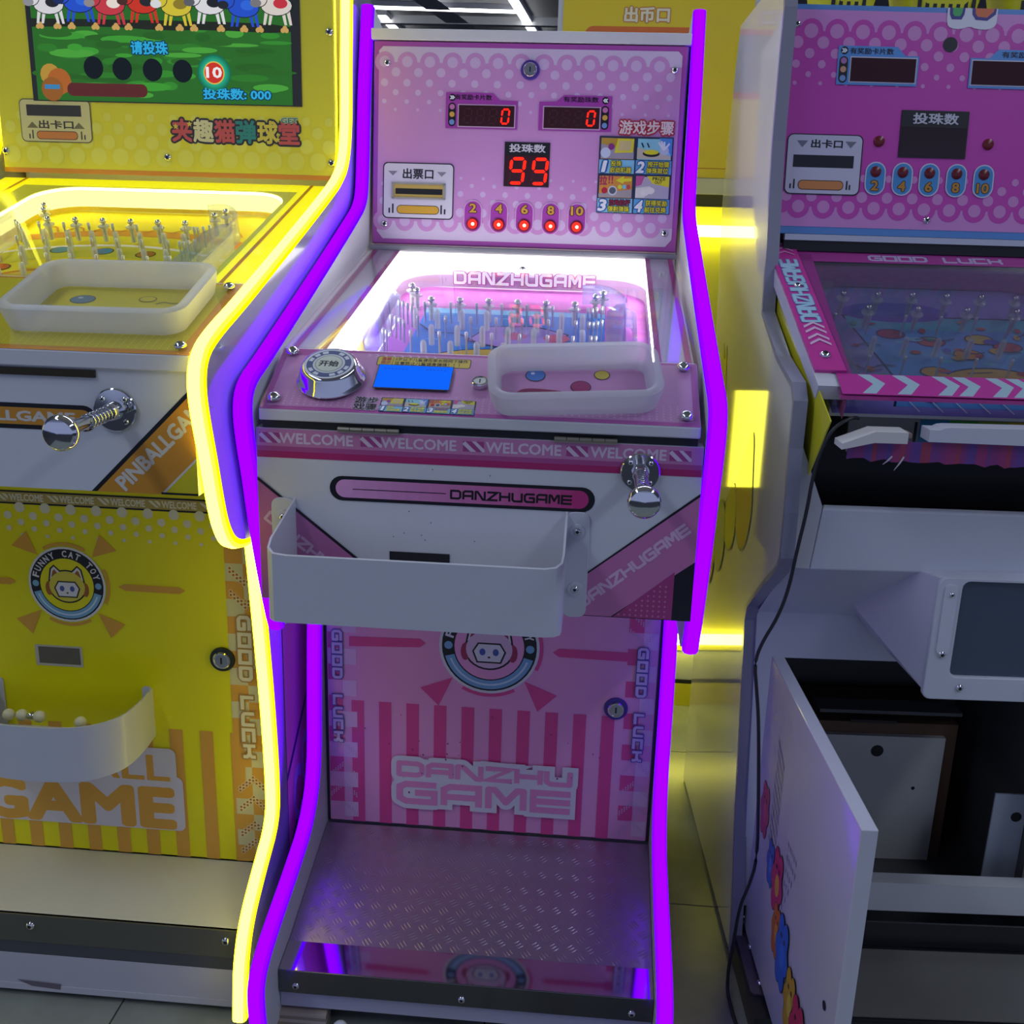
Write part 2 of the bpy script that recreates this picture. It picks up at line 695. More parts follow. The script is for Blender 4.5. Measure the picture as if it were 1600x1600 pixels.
def side_plate(parent, x0, x1, path, back, m, name='side_panel', inset=0.004):
    """cabinet side cut to the (y, z) outline"""
    p = chaikin(path, 2)
    pts = [(q[0] + inset, q[1]) for q in p] + back
    b = MB(Fr((0, 0, 0), (0, 1, 0), (0, 0, 1)))
    b.prism(pts, x0, x1, m)
    return b.build(name, parent)


def ring_u(x0, x1, top, r, bottom=0.0, n=6):
    """open U outline of a pit: up the left, round the top, down the right"""
    pts = [(x0, bottom), (x0, top * 0.5)]
    for i in range(n + 1):
        a = math.radians(180 - 90 * i / n)
        pts.append((x0 + r + r * math.cos(a), top - r + r * math.sin(a)))
    for i in range(n + 1):
        a = math.radians(90 - 90 * i / n)
        pts.append((x1 - r + r * math.cos(a), top - r + r * math.sin(a)))
    pts += [(x1, top * 0.5), (x1, bottom)]
    return pts


def pin_mesh():
    b = MB()
    b.lathe([(.0016, 0), (.0016, .026), (.0027, .028), (.0027, .037), (.0018, .038)], PIN_M, seg=8)
    return b


def sleeve_mesh():
    b = MB()
    b.lathe([(.0012, 0), (.0012, .03)], STEEL, seg=6)
    b.lathe([(.0050, .002), (.0050, .030), (.0040, .034), (.0018, .036)], SLEEVE, seg=10)
    return b


def post_mesh():
    b = MB()
    b.lathe([(.0045, 0), (.0045, .026)], SLEEVE, seg=10)
    b.lathe([(.0095, .026), (.0105, .029), (.006, .031)], SLEEVE, seg=14)
    b.lathe([(.0022, 0), (.0022, .034)], STEEL, seg=8)
    b.ball((0, 0, .037), .0058, CHROME, 12, 8)
    return b


def playfield(root, fr, x0, x1, top, edge_x, length, art_fn, glow, strip, wall_lo, wall_hi, pegs, depth=0.045, unlit=False, hi=0.022, bed_x=None, bed_y=-.02):
    """lit pinball pit below a clear cover"""
    bed = MB(fr)
    bx = bed_x or (-edge_x - .05, edge_x + .05)
    bed.box((bx[0], bed_y, -depth - 0.02), (bx[1], length, -depth - 0.004), WHITE)
    bed = bed.build('playfield', root)
    U = ring_u(x0, x1, top, 0.075)
    ef, out = edge_x, []
    na = (len(U) - 4) // 2
    for k, (x, y) in enumerate(U):
        if k < 2:
            out.append((-ef, y))
        elif k < 2 + na:
            t = (k - 2) / (na - 1)
            out.append((-ef, top - .075 + (length - top + .075) * min(1, t * 2)) if t <= .5 else (-ef + (x0 + .075 + ef) * (t - .5) * 2, length))
        elif k < 2 + 2 * na:
            t = (k - 2 - na) / (na - 1)
            out.append((x1 - .075 + (ef - x1 + .075) * min(1, t * 2), length) if t <= .5 else (ef, length - (length - top + .075) * (t - .5) * 2))
        else:
            out.append((ef, y))
    rim = MB(fr)
    n = len(U)
    vs = [(x, y, -0.006) for x, y in U] + [(x, y, -0.006) for x, y in out]
    rim.add(vs, [(i, i + 1, n + i + 1, n + i) for i in range(n - 1)], glow)
    rim.build('light_diffuser', bed)
    wl = MB(fr)
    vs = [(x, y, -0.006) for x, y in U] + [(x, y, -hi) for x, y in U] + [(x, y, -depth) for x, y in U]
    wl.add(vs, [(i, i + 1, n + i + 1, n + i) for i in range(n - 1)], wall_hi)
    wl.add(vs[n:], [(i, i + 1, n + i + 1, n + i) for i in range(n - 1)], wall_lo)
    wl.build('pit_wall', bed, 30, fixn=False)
    if not unlit:
        st = MB(fr)
        q, _ = offset_path(U, 0.0012)
        _, q = offset_path(U, 0.0012)
        vs = [(x, y, -0.0075) for x, y in q] + [(x, y, -0.0115) for x, y in q]
        st.add(vs, [(i, i + 1, n + i + 1, n + i) for i in range(n - 1)], strip)
        st.build('led_strip', bed)
    art_fn(bed, fr, depth)
    kinds = {'pin': pin_mesh, 'sleeve_post': sleeve_mesh, 'ball_post': post_mesh}
    for kind, u, v in pegs:
        shared(kind, kind, bed, fr.m(u, v, -depth + 0.002), kinds[kind], 60)
    return bed


def emblem(a, x, y, r, bgm, ringm, paper):
    """round club badge: black ring with words, blue arc, cat-eared helmet"""
    blue, dblue, wht, bk = pr('#7fb4da'), pr('#4d5fae'), pr('#e6e4ea'), pr('#14161f')
    a.disc(x, y, r * 1.06, wht, 40).up()
    a.disc(x, y, r * 1.0, bk, 40).up()
    a.disc(x, y, r * 0.735, bgm, 40).up()
    a.arc(x, y, r * .76, r * .96, 195, 345, blue, 24)
    for sx in (-1, 1):
        a.disc(x + sx * r * .86, y, r * .09, blue, 12)
    a.up().arc(x, y, r * .84, r * .88, 200, 340, pr('#cfe6f6'), 24)
    word = 'FUNNY CAT TOY'
    for i, ch in enumerate(word):
        if ch == ' ':
            continue
        ang = math.radians(163 - 146 * i / (len(word) - 1))
        px, py = x + r * .865 * math.cos(ang), y + r * .865 * math.sin(ang)
        w = r * (.12 if ch != 'Y' else .125)
        a.text(ch, px - w / 2, py - r * .085, px + w / 2, py + r * .085, wht, 0.03, rot=ang - math.pi / 2)
    # generic helmet with ears
    for sx in (-1, 1):
        a.poly([(x + sx * r * .50, y + r * .10), (x + sx * r * .44, y + r * .44), (x + sx * r * .32, y + r * .55), (x + sx * r * .12, y + r * .36)], bk)
    a.disc(x, y - r * .05, r * .53, bk, 28, r * .47).up()
    for sx in (-1, 1):
        a.poly([(x + sx * r * .46, y + r * .12), (x + sx * r * .40, y + r * .42), (x + sx * r * .32, y + r * .50), (x + sx * r * .16, y + r * .34)], wht)
        a.poly([(x + sx * r * .41, y + r * .2), (x + sx * r * .36, y + r * .38), (x + sx * r * .31, y + r * .42), (x + sx * r * .24, y + r * .32)], ringm)
        a.disc(x + sx * r * .5, y - r * .12, r * .1, ringm, 14, r * .2)
    a.disc(x, y - r * .05, r * .49, paper, 28, r * .43).up()
    a.poly([(x + px * r, y + py * r) for px, py in ((-.36, -.1), (-.24, .1), (.24, .1), (.36, -.1), (.26, -.36), (-.26, -.36))], bk).up()
    a.poly([(x + px * r, y + py * r) for px, py in ((-.32, -.1), (-.22, .065), (.22, .065), (.32, -.1), (.235, -.325), (-.235, -.325))], wht).up()
    for sx in (-1, 1):
        a.disc(x + sx * r * .14, y - r * .11, r * .065, dblue, 12, r * .08)
    a.disc(x, y - r * .23, r * .03, pr('#3a1d20'), 10, r * .022)
    a.up()


def badge_rays(a, x, y, k, m):
    for sx in (-1, 1):
        for tri in (((1.46, -1.02), (.76, -.74), (1.06, -1.42)), ((1.39, .99), (.96, 1.4), (.73, .78))):
            a.poly([(x + sx * k * px, y + k * py) for px, py in tri], m)
    a.arc(x, y, k * 1.06, k * 1.14, 60, 120, m, 10)
    a.arc(x, y, k * 1.06, k * 1.14, 240, 300, m, 10)
    a.arc(x, y, k * 1.06, k * 1.14, -25, 25, m, 10)


STEP_TEXT = [('1', '投珠', '启动机器'), ('2', '按开始键', '弹珠就位'), ('3', '拉动拉杆', '弹射弹珠'), ('4', '获得奖励', '前往兑换')]


def step_cells(a, cells):
    """the four instruction pictures; cells = (x0, y0, x1, y1)"""
    fr_m, sky, lb, yl, wht, red, bk = pr('#2b3350'), pr('#5fa9da'), pr('#86c8e6'), pr('#e6dc2c'), pr('#eeeef4'), pr('#a01f3c'), pr('#1b1d2b')
    for i, (x0, y0, x1, y1) in enumerate(cells):
        w, h = x1 - x0, y1 - y0
        a.w = a.w0
        a.rect(x0, y0, x1, y1, fr_m).up()
        b = w * .02
        a.rect(x0 + b, y0 + b, x1 - b, y0 + h * .38, sky if i % 2 else lb)
        pic = [pr('#c39a3a'), pr('#8fd0e0'), pr('#d8923c'), pr('#b8b2c0')][i]
        a.rect(x0 + b * 2.5, y0 + h * .4, x1 - b * 2.5, y1 - b * 2.5, pic).up()

        def P(px, py):
            return (x0 + px * w, y0 + py * h)
        if i == 0:
            a.poly([P(.05, .41), P(.95, .41), P(.95, .6), P(.05, .8)], pr('#a59cab')).up()
            a.poly([P(.42, .56), P(.92, .58), P(.95, .93), P(.5, .94)], yl).up()
            a.poly([P(.5, .62), P(.86, .63), P(.88, .88), P(.55, .89)], pr('#d8c489'))
            a.disc(*P(.18, .56), w * .14, pr('#cdd6ef'), 14).up()
            a.disc(*P(.33, .72), w * .085, pr('#8d2f86'), 14)
        elif i == 1:
            a.poly([P(.62, .97), P(.97, .97), P(.97, .5)], pr('#4f8fdc'))
            a.poly([P(.04, .42), P(.95, .42), P(.95, .5), P(.04, .72)], pr('#c9bfae')).up()
            a.disc(*P(.42, .56), w * .23, bk, 18, h * .085).up()
            a.disc(*P(.42, .6), w * .2, yl, 18, h * .065)
            a.disc(*P(.77, .65), w * .12, pr('#c3cbe6'), 14)
            for q in (.6, .68, .76, .9):
                a.line([P(.76, .66), P(q, .9 - abs(q - .7) * .3)], w * .05, pr('#dfe3f2'))
            for q in (.15, .3):
                a.line([P(q, .84), P(q + .06, .72)], w * .035, bk)
        elif i == 2:
            a.poly([P(.04, .41), P(.95, .41), P(.95, .62), P(.04, .5)], pr('#a79ea0')).up()
            a.poly([P(.5, .84), P(.72, .96), P(.72, .89), P(.93, .91), P(.93, .83), P(.72, .81), P(.7, .76)], yl)
            a.text('拉', *P(.06, .72), *P(.26, .95), pr('#b3275c'), 0.03)
            a.text('!!', *P(.3, .76), *P(.42, .95), pr('#b3275c'), 0.02)
            a.disc(*P(.2, .58), w * .085, pr('#b6283a'), 14)
            a.disc(*P(.42, .58), w * .13, pr('#c9ccd6'), 16).up()
            a.disc(*P(.42, .58), w * .09, pr('#59606e'), 16)
            for q, cc in ((.62, '#e0dd3c'), (.74, '#7fc4d8'), (.85, '#c64a52')):
                a.disc(*P(q, .68), w * .06, pr(cc), 12)
        else:
            a.poly([P(.05, .97), P(.28, .97), P(.2, .74), P(.05, .7)], pr('#c9569a'))
            a.poly([P(.34, .97), P(.95, .97), P(.95, .7), P(.5, .78)], yl)
            a.poly([P(.05, .42), P(.3, .42), P(.45, .72), P(.05, .66)], pr('#e3dfda')).up()
            a.text('PRIZE', *P(.5, .87), *P(.84, .95), bk, 0.02)
            a.text('OUT', *P(.56, .78), *P(.76, .85), bk, 0.02)
            for q in ((.3, .55), (.45, .6)):
                a.disc(*P(*q), w * .12, pr('#efe9e2'), 14, h * .09)
        a.w = a.w0 + a.step * 6
        num, t1, t2 = STEP_TEXT[i]
        nw = .030 if num == '1' else .09
        a.text(num, *P(.16 - nw, .06), *P(.16 + nw, .34), wht, 0.04, 0.07, pr('#2a5fa6'), shear=.2)
        if w > .05:
            a.text(t1, *P(.34, .21), *P(.34 + .145 * len(t1), .355), yl if i != 2 else red, 0.02, 0.08, bk)
            a.text(t2, *P(.32, .04), *P(.9, .185), yl, 0.02, 0.08, bk)
        else:
            a.text(t2, *P(.32, .04), *P(.9, .2), yl, 0.03)
            a.text(t1, *P(.34, .22), *P(.34 + .14 * len(t1), .36), yl if i != 2 else red, 0.03)


def dots_rows(a, x0, x1, rows, m, xo=0.0):
    for y, r, half in rows:
        x = x0 + (0.0222 if half else 0) + xo
        while x < x1:
            a.disc(x, y, r, m, 14)
            x += 0.0445


#==SETTING==
# ------------------------------------------------------------------ hall: floor and ceiling
FLOOR_M = mat((0.25, 0.27, 0.24), 0.22, noise=0.35, nscale=9, bump=0.05, bscale=40)
CEIL_M = mat((0.7, 0.7, 0.72), 0.8)
b = MB()
b.box((-12, -6, -0.10), (12, 18, -0.012), mat((0.05, 0.05, 0.05), 0.7))
floor = b.build('floor')
floor['kind'] = 'structure'


def tile_mesh():
    t = MB()
    t.box((-.2985, -.2985, -.012), (.2985, .2985, 0), FLOOR_M)
    return t


for i in range(-3, 4):
    for j in range(-3, 6):
        o = shared('tile', 'floor_tile', floor, Matrix.Translation((i * .6 + .33, j * .6 + .06, 0)), tile_mesh)
b = MB()
b.box((-16, -8, 3.2), (16, 22, 3.3), CEIL_M)
ceiling = b.build('ceiling')
ceiling['kind'] = 'structure'
beam_m = mat((0.85, 0.85, 0.85), 0.7)
for y in (11.0, 13.2):
    b = MB()
    b.box((-14, y, 3.12), (14, y + .12, 3.2), beam_m)
    b.build('beam', ceiling)
b = MB()
b.add([(-1.8, 9.4, 3.13), (-1.55, 9.4, 3.13), (-1.2, 12.8, 3.13), (-1.45, 12.8, 3.13)], [(0, 1, 2, 3)], beam_m)
b.build('duct', ceiling)
b = MB()
b.box((-14, 17.9, 0), (14, 18, 3.2), mat((0.12, 0.12, 0.13), 0.7))
o = b.build('wall_back')
o['kind'] = 'structure'


def ceiling_light(a, c, label):
    """a long LED batten hung just under the ceiling"""
    A, Cc = Vector((*a, 3.15)), Vector((*c, 3.15))
    d = Cc - A
    t = thing('ceiling_light', label, 'light', tuple((A + Cc) / 2), math.atan2(d.y, d.x), 'linear lights of the hall ceiling')
    q = d.length / 2
    b = MB()
    b.box((-q, -.05, 0), (q, .05, .05), WHITE_METAL)
    b.build('housing', t)
    b = MB()
    b.box((-q, -.04, -.02), (q, .04, 0), emission((0.95, 0.97, 1.0), 6.0))
    b.build('diffuser', t)


ceiling_light((-2.6, 10.15), (-.79, 10.3), 'long white linear ceiling light running across, above the pink pinball machine')
ceiling_light((-.80, 9.6), (-.72, 12.1), 'white linear ceiling light running away from the viewer, beside the yellow dispenser')
ceiling_light((-2.28, 10.7), (-2.33, 12.1), 'short white linear ceiling light slanting behind the purple tube of the pink machine')


# ------------------------------------------------------------------ pink pinball machine (middle)
def playfield_pegs():
    P = []
    for u in (-.14, -.095, -.05, -.007, .036, .08, .122):
        P.append(('pin', u, .296))
    for u in (-.150, -.113, -.071, -.029, .013, .055, .097, .132):
        P.append(('sleeve_post', u, .261))
    for u in (-.139, -.093, -.051, -.009, .034, .077, .122):
        P.append(('pin', u, .217))
    for u in (-.110, -.068, -.027, .014, .056, .097, .134):
        P.append(('sleeve_post', u, .176))
    for u in (-.137, -.091, -.048, -.008, .036, .08, .12):
        P.append(('pin', u, .136))
    for u in (-.110, -.068, -.027, .014, .056, .097, .134):
        P.append(('sleeve_post', u, .096))
    for u in (-.14, -.113, -.086, -.058, -.032, -.005, .022, .05, .078, .106, .134):
        P.append(('pin', u, .018))
    for u, v in ((-.178, .392), (-.165, .365)):
        P.append(('ball_post', u, v))
    for u in (-.131, -.081, -.031, .019, .068, .117):
        P.append(('ball_post', u, .312))
    for u, v in ((.152, .362), (.165, .385)):
        P.append(('ball_post', u, v))
    for u, v in ((-.185, .301), (-.177, .293), (-.168, .284), (-.158, .268), (-.183, .214), (-.174, .207), (-.165, .197), (-.157, .187), (-.181, .138), (-.175, .133),
                 (.140, .291), (.147, .290), (.155, .296), (.163, .304), (.143, .214), (.150, .214), (.157, .219), (.164, .226), (.148, .14), (.155, .14)):
        P.append(('pin', u, v))
    return P


def guides(bed, fr, depth, right_arch=True):
    b = MB(fr)
    b.prism([(-.212, .374), (-.188, .33), (-.183, .10), (-.2, .085)], -depth + .002, -.006, GUIDE)
    b.build('left_guide', bed)
    b = MB(fr)
    p = chaikin([(.128, .44), (.150, .452), (.176, .435), (.196, .395), (.205, .36), (.203, .34)], 2)
    b.wall(p, .006, -depth + .002, -.008, GUIDE)
    b.prism([(.172, 0), (.203, 0), (.203, .34), (.188, .335), (.172, .29)], -depth + .002, -.010, GUIDE)
    b.build('right_guide', bed)
    b = MB(fr)
    b.wall(chaikin([(.206, .32), (.219, .30), (.219, .25), (.217, 0)], 2), .005, -depth + .002, -.012, GUIDE)
    b.build('launch_lane', bed)


def pink_art(bed, fr, depth):
    a = Art(fr, base=-depth - .0028)
    a.rect(-.235, -.01, .255, .54, pm('#c86bc0')).up()
    a.poly([(-.20, .40)] + ell(-.172, .39, .036, .05, 20)[5:15] + [(-.20, .34), (-.21, .1), (-.15, .1), (-.15, .33)], pm('#b46fc4'))
    blue, sky, bk, sand, lil, pk = pm('#2f7fd2'), pm('#7cc1ec'), pm('#27314f'), pm('#cfae52'), pm('#9d86cf'), pm('#d06a9a')
    a.poly([(-.152, 0), (.17, 0), (.17, .40), (-.152, .40)], blue).up()
    a.rect(-.152, .372, .17, .40, sky)
    for i in range(24):
        x, y = random.uniform(-.14, .15), random.uniform(.03, .35)
        a.disc(x, y, random.uniform(.006, .02), pm(random.choice(['#4a94dc', '#3f86c8', '#5aa5e2'])), 10, .003)
    a.up()
    a.poly(ell(.0, .10, .125, .085, 30), bk).up().poly(ell(.0, .10, .121, .081, 30), sand).up()
    a.poly(ell(.005, .05, .10, .075, 30), bk).up().poly(ell(.005, .05, .097, .072, 30), pm('#b9c2d6')).up()
    for x in (-.02, .05):
        a.disc(x, .075, .014, bk, 16).up().disc(x + .003, .077, .006, pm('#e8e8f0'), 10)
    a.disc(-.095, .105, .028, bk, 20).up().disc(-.095, .105, .025, pm('#c59a4b'), 20).up().disc(-.095, .105, .012, pm('#8c6a3a'), 16)
    a.poly([(-.06, .22), (-.03, .30), (.05, .31), (.11, .27), (.10, .19), (.03, .17)], bk).up()
    a.poly([(-.056, .222), (-.028, .296), (.049, .305), (.105, .267), (.096, .194), (.03, .175)], lil).up()
    a.disc(.09, .245, .022, pm('#c0506a'), 16).disc(.02, .25, .02, pk, 16)
    a.line(chaikin([(-.15, .30), (-.12, .25), (-.08, .26), (-.04, .21)], 2), .003, bk)
    a.line(chaikin([(.16, .2), (.12, .15), (.09, .18), (.05, .14)], 2), .003, bk)
    a.line(chaikin([(-.2, .38), (-.14, .41), (.1, .405), (.14, .42), (.17, .41)], 2), .0025, bk)
    a.build('playfield_print', bed)
    guides(bed, fr, depth)
    # the lettered back wall of the pit
    wf = Fr(fr.p(0, .533, -.006), fr.u, -fr.w)
    wf = Fr(fr.p(0, .5335, -.006), (1, 0, 0), tuple(fr.w))
    t = Art(wf, base=0.0006)
    t.techno('DANZHUGAME', -.122, -.033, .150, -.008, mat((.95, .93, .97), .4, emit=(1, .97, 1), es=.5), wt=.22, gap=.42, grow=.0016, gm=pr('#e277c4'))
    t.build('danzhugame_lettering', bed)


def pink_machine():
    root = thing('pinball_machine', 'pink and white pinball arcade machine edged with purple glowing tubes, in the middle', 'arcade machine',
                 group='pinball machines in the row')
    NEON_UP = [(.833, 1.648), (.818, 1.589), (.789, 1.48), (.768, 1.323), (.745, 1.272), (.647, 1.237), (.421, 1.163), (.22, 1.099), (.07, 1.052),
               (.005, 1.034), (-.012, 1.005), (-.002, .955), (.014, .908), (.029, .846), (.058, .76), (.092, .671), (.108, .640)]
    NEON_LO = [(.285, .66), (.268, .58), (.255, .46), (.243, .31), (.185, .235), (.083, .207), (-.02, .185), (-.075, .170), (-.108, .150), (-.115, .118), (-.106, .05)]
    for sx in (-1, 1):
        xa, xb = sorted((sx * .310, sx * .335))
        p = side_plate(root, xa, xb, NEON_UP, [(.135, .630), (.30, .64), (.70, .64), (.70, 1.10), (.86, 1.17), (.95, 1.30), (.98, 1.60), (.90, 1.625)], WHITE)
        neon(p, sx * .3226, NEON_UP, PURPLE_NEON, .0245)
        xa, xb = sorted((sx * .2965, sx * .3095))
        p2 = side_plate(root, xa, xb, NEON_LO, [(-.09, .02), (.70, .02), (.70, .66)], WHITE, 'lower_side_panel')
        neon(p2, sx * .306, NEON_LO, PURPLE_NEON, .024)
        if sx < 0:
            a = Art(Fr((-.3352, 0, 0), (0, -1, 0), (0, 0, 1)))
            a.poly([(-.69, .66), (-.69, 1.10), (-.85, 1.18), (-.94, 1.31), (-.96, 1.58), (-.86, 1.55), (-.80, 1.30), (-.68, 1.23), (-.09, 1.04), (-.02, 1.0), (-.05, .88), (-.12, .68)], pr('#e0607c'))
            a.build('side_print', p)
    # cabinet core
    b = MB()
    b.box((-.308, .826, 1.16), (.308, .93, 1.585), WHITE)
    b.box((-.308, .68, .66), (.308, .698, 1.10), WHITE)
    b.box((-.296, .30, .03), (.296, .698, .66), WHITE)
    b.build('cabinet', root)
    b = MB()
    b.prism([(.799, 1.5845), (.93, 1.5845), (.93, 1.6050), (.797, 1.6050)], -.3095, .3095, WHITE, Fr((0, 0, 0), (0, 1, 0), (0, 0, 1)))
    b.build('top_board', root, bevel=.002)

    # ---- upright display panel
    PF = slope((.762, 1.201), (.802, 1.583))
    b = MB(PF)
    b.box((-.304, 0, -.018), (.304, .384, 0), pr('#b24fae'))
    pan = b.build('display_panel', root, bevel=.002)
    light, pink, dot, mag = pr('#d8c2e0'), pr('#cf92cc'), pr('#d6b6de'), pr('#a83ea8')
    a = Art(PF)
    oct_ = [(-.294, .024), (-.282, .010), (.282, .010), (.294, .024), (.294, .366), (.286, .374), (-.286, .374), (-.294, .366)]
    a.poly(oct_, light).up()
    a.rect(-.294, .045, .294, .345, pink).up()
    for y in (.345, .045):
        x = -.2825
        while x < .29:
            a.disc(x, y, .0195, pink, 18)
            x += .0445
    a.up()
    dots_rows(a, -.2825, .29, [(.346, .0105, 0), (.3265, .0088, 1), (.307, .0074, 0), (.289, .006, 1), (.272, .0045, 0), (.257, .003, 1)], dot)
    dots_rows(a, -.2825, .29, [(.045, .0105, 0), (.064, .0088, 1), (.083, .0072, 0), (.100, .0058, 1), (.116, .0042, 0), (.13, .003, 1)], dot)
    a.build('polka_dot_print', pan)
    for u, v in ((-.278, .343), (.281, .340), (-.279, .038), (.280, .036)):
        screw(pan, PF, u, v, .0068)
    lock(pan, PF, .003, .335, .0118, mat((.07, .04, .30), .3))
    # two small counters
    for k, (poly, x0, x1, word, tx0, tx1, dx, cx) in enumerate((
            ([(-.160, .291), (-.068, .291), (-.054, .278), (-.019, .277), (-.019, .224), (-.160, .224)], -.134, -.025, '有奖励卡片数', -.142, -.070, -.0495, -.1475),
            ([(.164, .290), (.071, .290), (.056, .278), (.023, .277), (.023, .224), (.164, .224)], .033, .141, '有奖励珠数', .070, .138, .1175, .1515))):
        a = Art(PF, base=.0022)
        a.poly(poly, mag).up()
        a.rr(cx - .0075, .2275, cx + .0075, .272, .0075, pr('#17141d'))
        a.disc(cx, .2815, .0068, pr('#17141d'), 16).up()
        a.text('»' if k == 0 else '«', cx - .0042, .2785, cx + .0042, .2845, pr('#f0eef2'), .04)
        for q, cc in ((.264, '#c774ad'), (.250, '#d9a94b'), (.2355, '#7597cf')):
            a.disc(cx, q, .0052, pr(cc), 12)
        a.text(word, tx0, .2775, tx1, .2875, pr('#1b1420'), .02)
        a.rect(x0 - .0022, .2265, x1 + .0022, .2695, pr('#d9b9d6')).up()
        pl = a.build('counter_surround', pan)
        b = MB(PF)
        b.box((x0, .2285, .0), (x1, .2675, .0034), WINDOW_RED)
        win = b.build('digit_counter', pan)
        a = Art(PF, base=.0037)
        for q in range(4):
            a.seg7(x0 + .010 + q * .0245, .2345, .0135, .0265, '0' if q == 3 else ' ', RED_ON, RED_OFF, .0032)
        a.build('digit', win)
    # big ball counter
    b = MB(PF)
    b.box((-.0415, .117, .0), (.0475, .201, .0026), BLACK)
    big = b.build('ball_counter', pan)
    b = MB(PF)
    b.box((-.0395, .119, .0), (.0455, .176, .0031), WINDOW_RED)
    b.build('counter_window', big)
    a = Art(PF, base=.0034)
    a.text('投珠数', -.032, .182, .0385, .197, pr('#d9d4dc'), .025)
    for x in (-.031, .0135):
        a.seg7(x, .1235, .026, .046, '9', RED_ON, RED_OFF, .0056)
    a.build('digit', big)
    # ticket outlet
    a = Art(PF, base=.0022)
    a.rr(-.2825, .0495, -.1405, .1570, .009, pr('#241f35')).up()
    a.rr(-.2805, .0515, -.1425, .1550, .008, pr('#dcd4e2')).up()
    for x in (-.263, -.165):
        a.poly([(x - .0095, .1405), (x + .0095, .1405), (x, .1315)], pr('#8c8796'))
    a.text('出票口', -.2425, .1265, -.182, .1455, pr('#1d1a2a'), .025)
    a.rr(-.2545, .0585, -.1685, .0755, .0085, pr('#3c2f1a')).up().rr(-.2532, .0598, -.1698, .0742, .0072, pr('#dca936'))
    for x, h in ((-.269, .010), (-.262, .018), (-.1645, .0175), (-.1575, .010)):
        a.rect(x - .0016, .0595, x + .0016, .0595 + h, pr('#2a2633'))
    lbl = a.build('ticket_outlet', pan)
    b = MB(PF)
    for q in (((-.2645, .0875, .002), (-.157, .0905, .0045)), ((-.2645, .1155, .002), (-.157, .1185, .0045)), ((-.2645, .0875, .002), (-.2605, .1185, .0045)), ((-.161, .0875, .002), (-.157, .1185, .0045))):
        b.box(*q, mat((.55, .52, .45), .3, .6))
    b.box((-.2605, .0905, .0024), (-.161, .1155, .0028), mat((.60, .42, .10), .35))
    b.box((-.257, .0965, .0028), (-.163, .1075, .0031), BLACK)
    b.build('ticket_slot', lbl)
    # five score lamps
    for x, n_ in ((-.101, '2'), (-.049, '4'), (.002, '6'), (.054, '8'), (.106, '10')):
        a = Art(PF, base=.0022)
        a.rr(x - .0182, .0265, x + .0182, .0885, .0178, pr('#e3aede')).up()
        a.rr(x - .0165, .0282, x + .0165, .0868, .0162, mag).up()
        a.text(n_, x - (.0062 if n_ != '10' else .0115), .0655, x + (.0062 if n_ != '10' else .0115), .0815, pr('#d9a33a'), .03, .06, pr('#3a2320'))
        pl = a.build('score_plate', pan)
        b = MB(PF)
        b.lathe([(.0128, .002), (.0128, .0038), (.0105, .0045)], pr('#7a1030'), (x, .043, 0), 20)
        b.lathe([(.0098, .003), (.0090, .0052), (.0055, .0075), (.001, .0085)], emission((1.0, .03, .02), 1.6), (x, .043, 0), 16)
        b.build('indicator_lamp', pl, 40)
        b = MB(PF)
        b.ball((x + .001, .0425, .0075), .0035, emission((1.0, .55, .40), 3.0), 10, 6)
        b.build('lamp_core', pl, 60)
    # how-to-play panel
    a = Art(PF, base=.0022)
    a.w0 = a.w
    xs, ys = (.1435, .2145, .2865), (.0715, .1455, .2165)
    cells = [(xs[0], ys[1], xs[1], ys[2]), (xs[1], ys[1], xs[2], ys[2]), (xs[0], ys[0], xs[1], ys[1]), (xs[1], ys[0], xs[2], ys[1])]
    step_cells(a, cells)
    a.w = a.w0
    a.text('游戏步骤', .181, .221, .285, .246, pr('#ead9dc'), .025, .10, pr('#b32638'))
    a.build('instruction_sticker', pan)
    # metal lip under the panel
    b = MB()
    b.box((-.306, .748, 1.188), (.306, .766, 1.1985), mat((.36, .35, .37), .3, .9))
    b.build('metal_trim', root, bevel=.001)

    # ---- playfield
    GF = slope((.124, 1.068), (.758, 1.194))
    glow = emission((1.0, .985, 1.0), 3.0)
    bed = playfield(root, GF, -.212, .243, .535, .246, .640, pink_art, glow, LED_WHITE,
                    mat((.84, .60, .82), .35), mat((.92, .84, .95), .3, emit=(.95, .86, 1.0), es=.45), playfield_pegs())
    stripe = pr('#c0508c')
    for sx in (-1, 1):
        x0, x1 = sorted((sx * .246, sx * .300))
        b = MB(GF)
        b.box((x0, 0, -.01), (x1, .645, -.004), mat((.74, .74, .75), .22, coat=.8))
        wb = b.build('white_border', bed)
        for c in (.2485, .2925):
            a = Art(GF, base=-.0035)
            a.rect(sx * c - .0046, .0, sx * c + .0046, .642, stripe)
            a.build('border_stripe', bed)
    b = MB(GF)
    b.box((-.304, .0, -.0005), (.304, .642, .0015), GLASS)
    b.build('playfield_cover', root)
    screw(bed, GF, .012, .505, .006, .0018)

    # ---- control shelf
    CF = slope((-.005, 1.007), (.124, 1.073))
    b = MB()
    b.prism([(-.005, .990), (-.005, 1.0058), (.124, 1.0715), (.135, 1.0715), (.135, .990)], -.302, .302, WHITE, Fr((0, 0, 0), (0, 1, 0), (0, 0, 1)))
    shelf = b.build('control_panel', root, bevel=.002)
    cpink, cmag = pr('#c98fc0'), pr('#b050a0')
    a = Art(CF, base=-.0010)
    a.rect(-.301, .0, .301, .1445, cmag).up()
    a.poly([(-.292, .008), (.292, .008), (.292, .132), (.28, .139), (-.22, .139), (-.225, .128), (-.292, .128)], cpink).up()
    lp = pr('#d8b2d6')
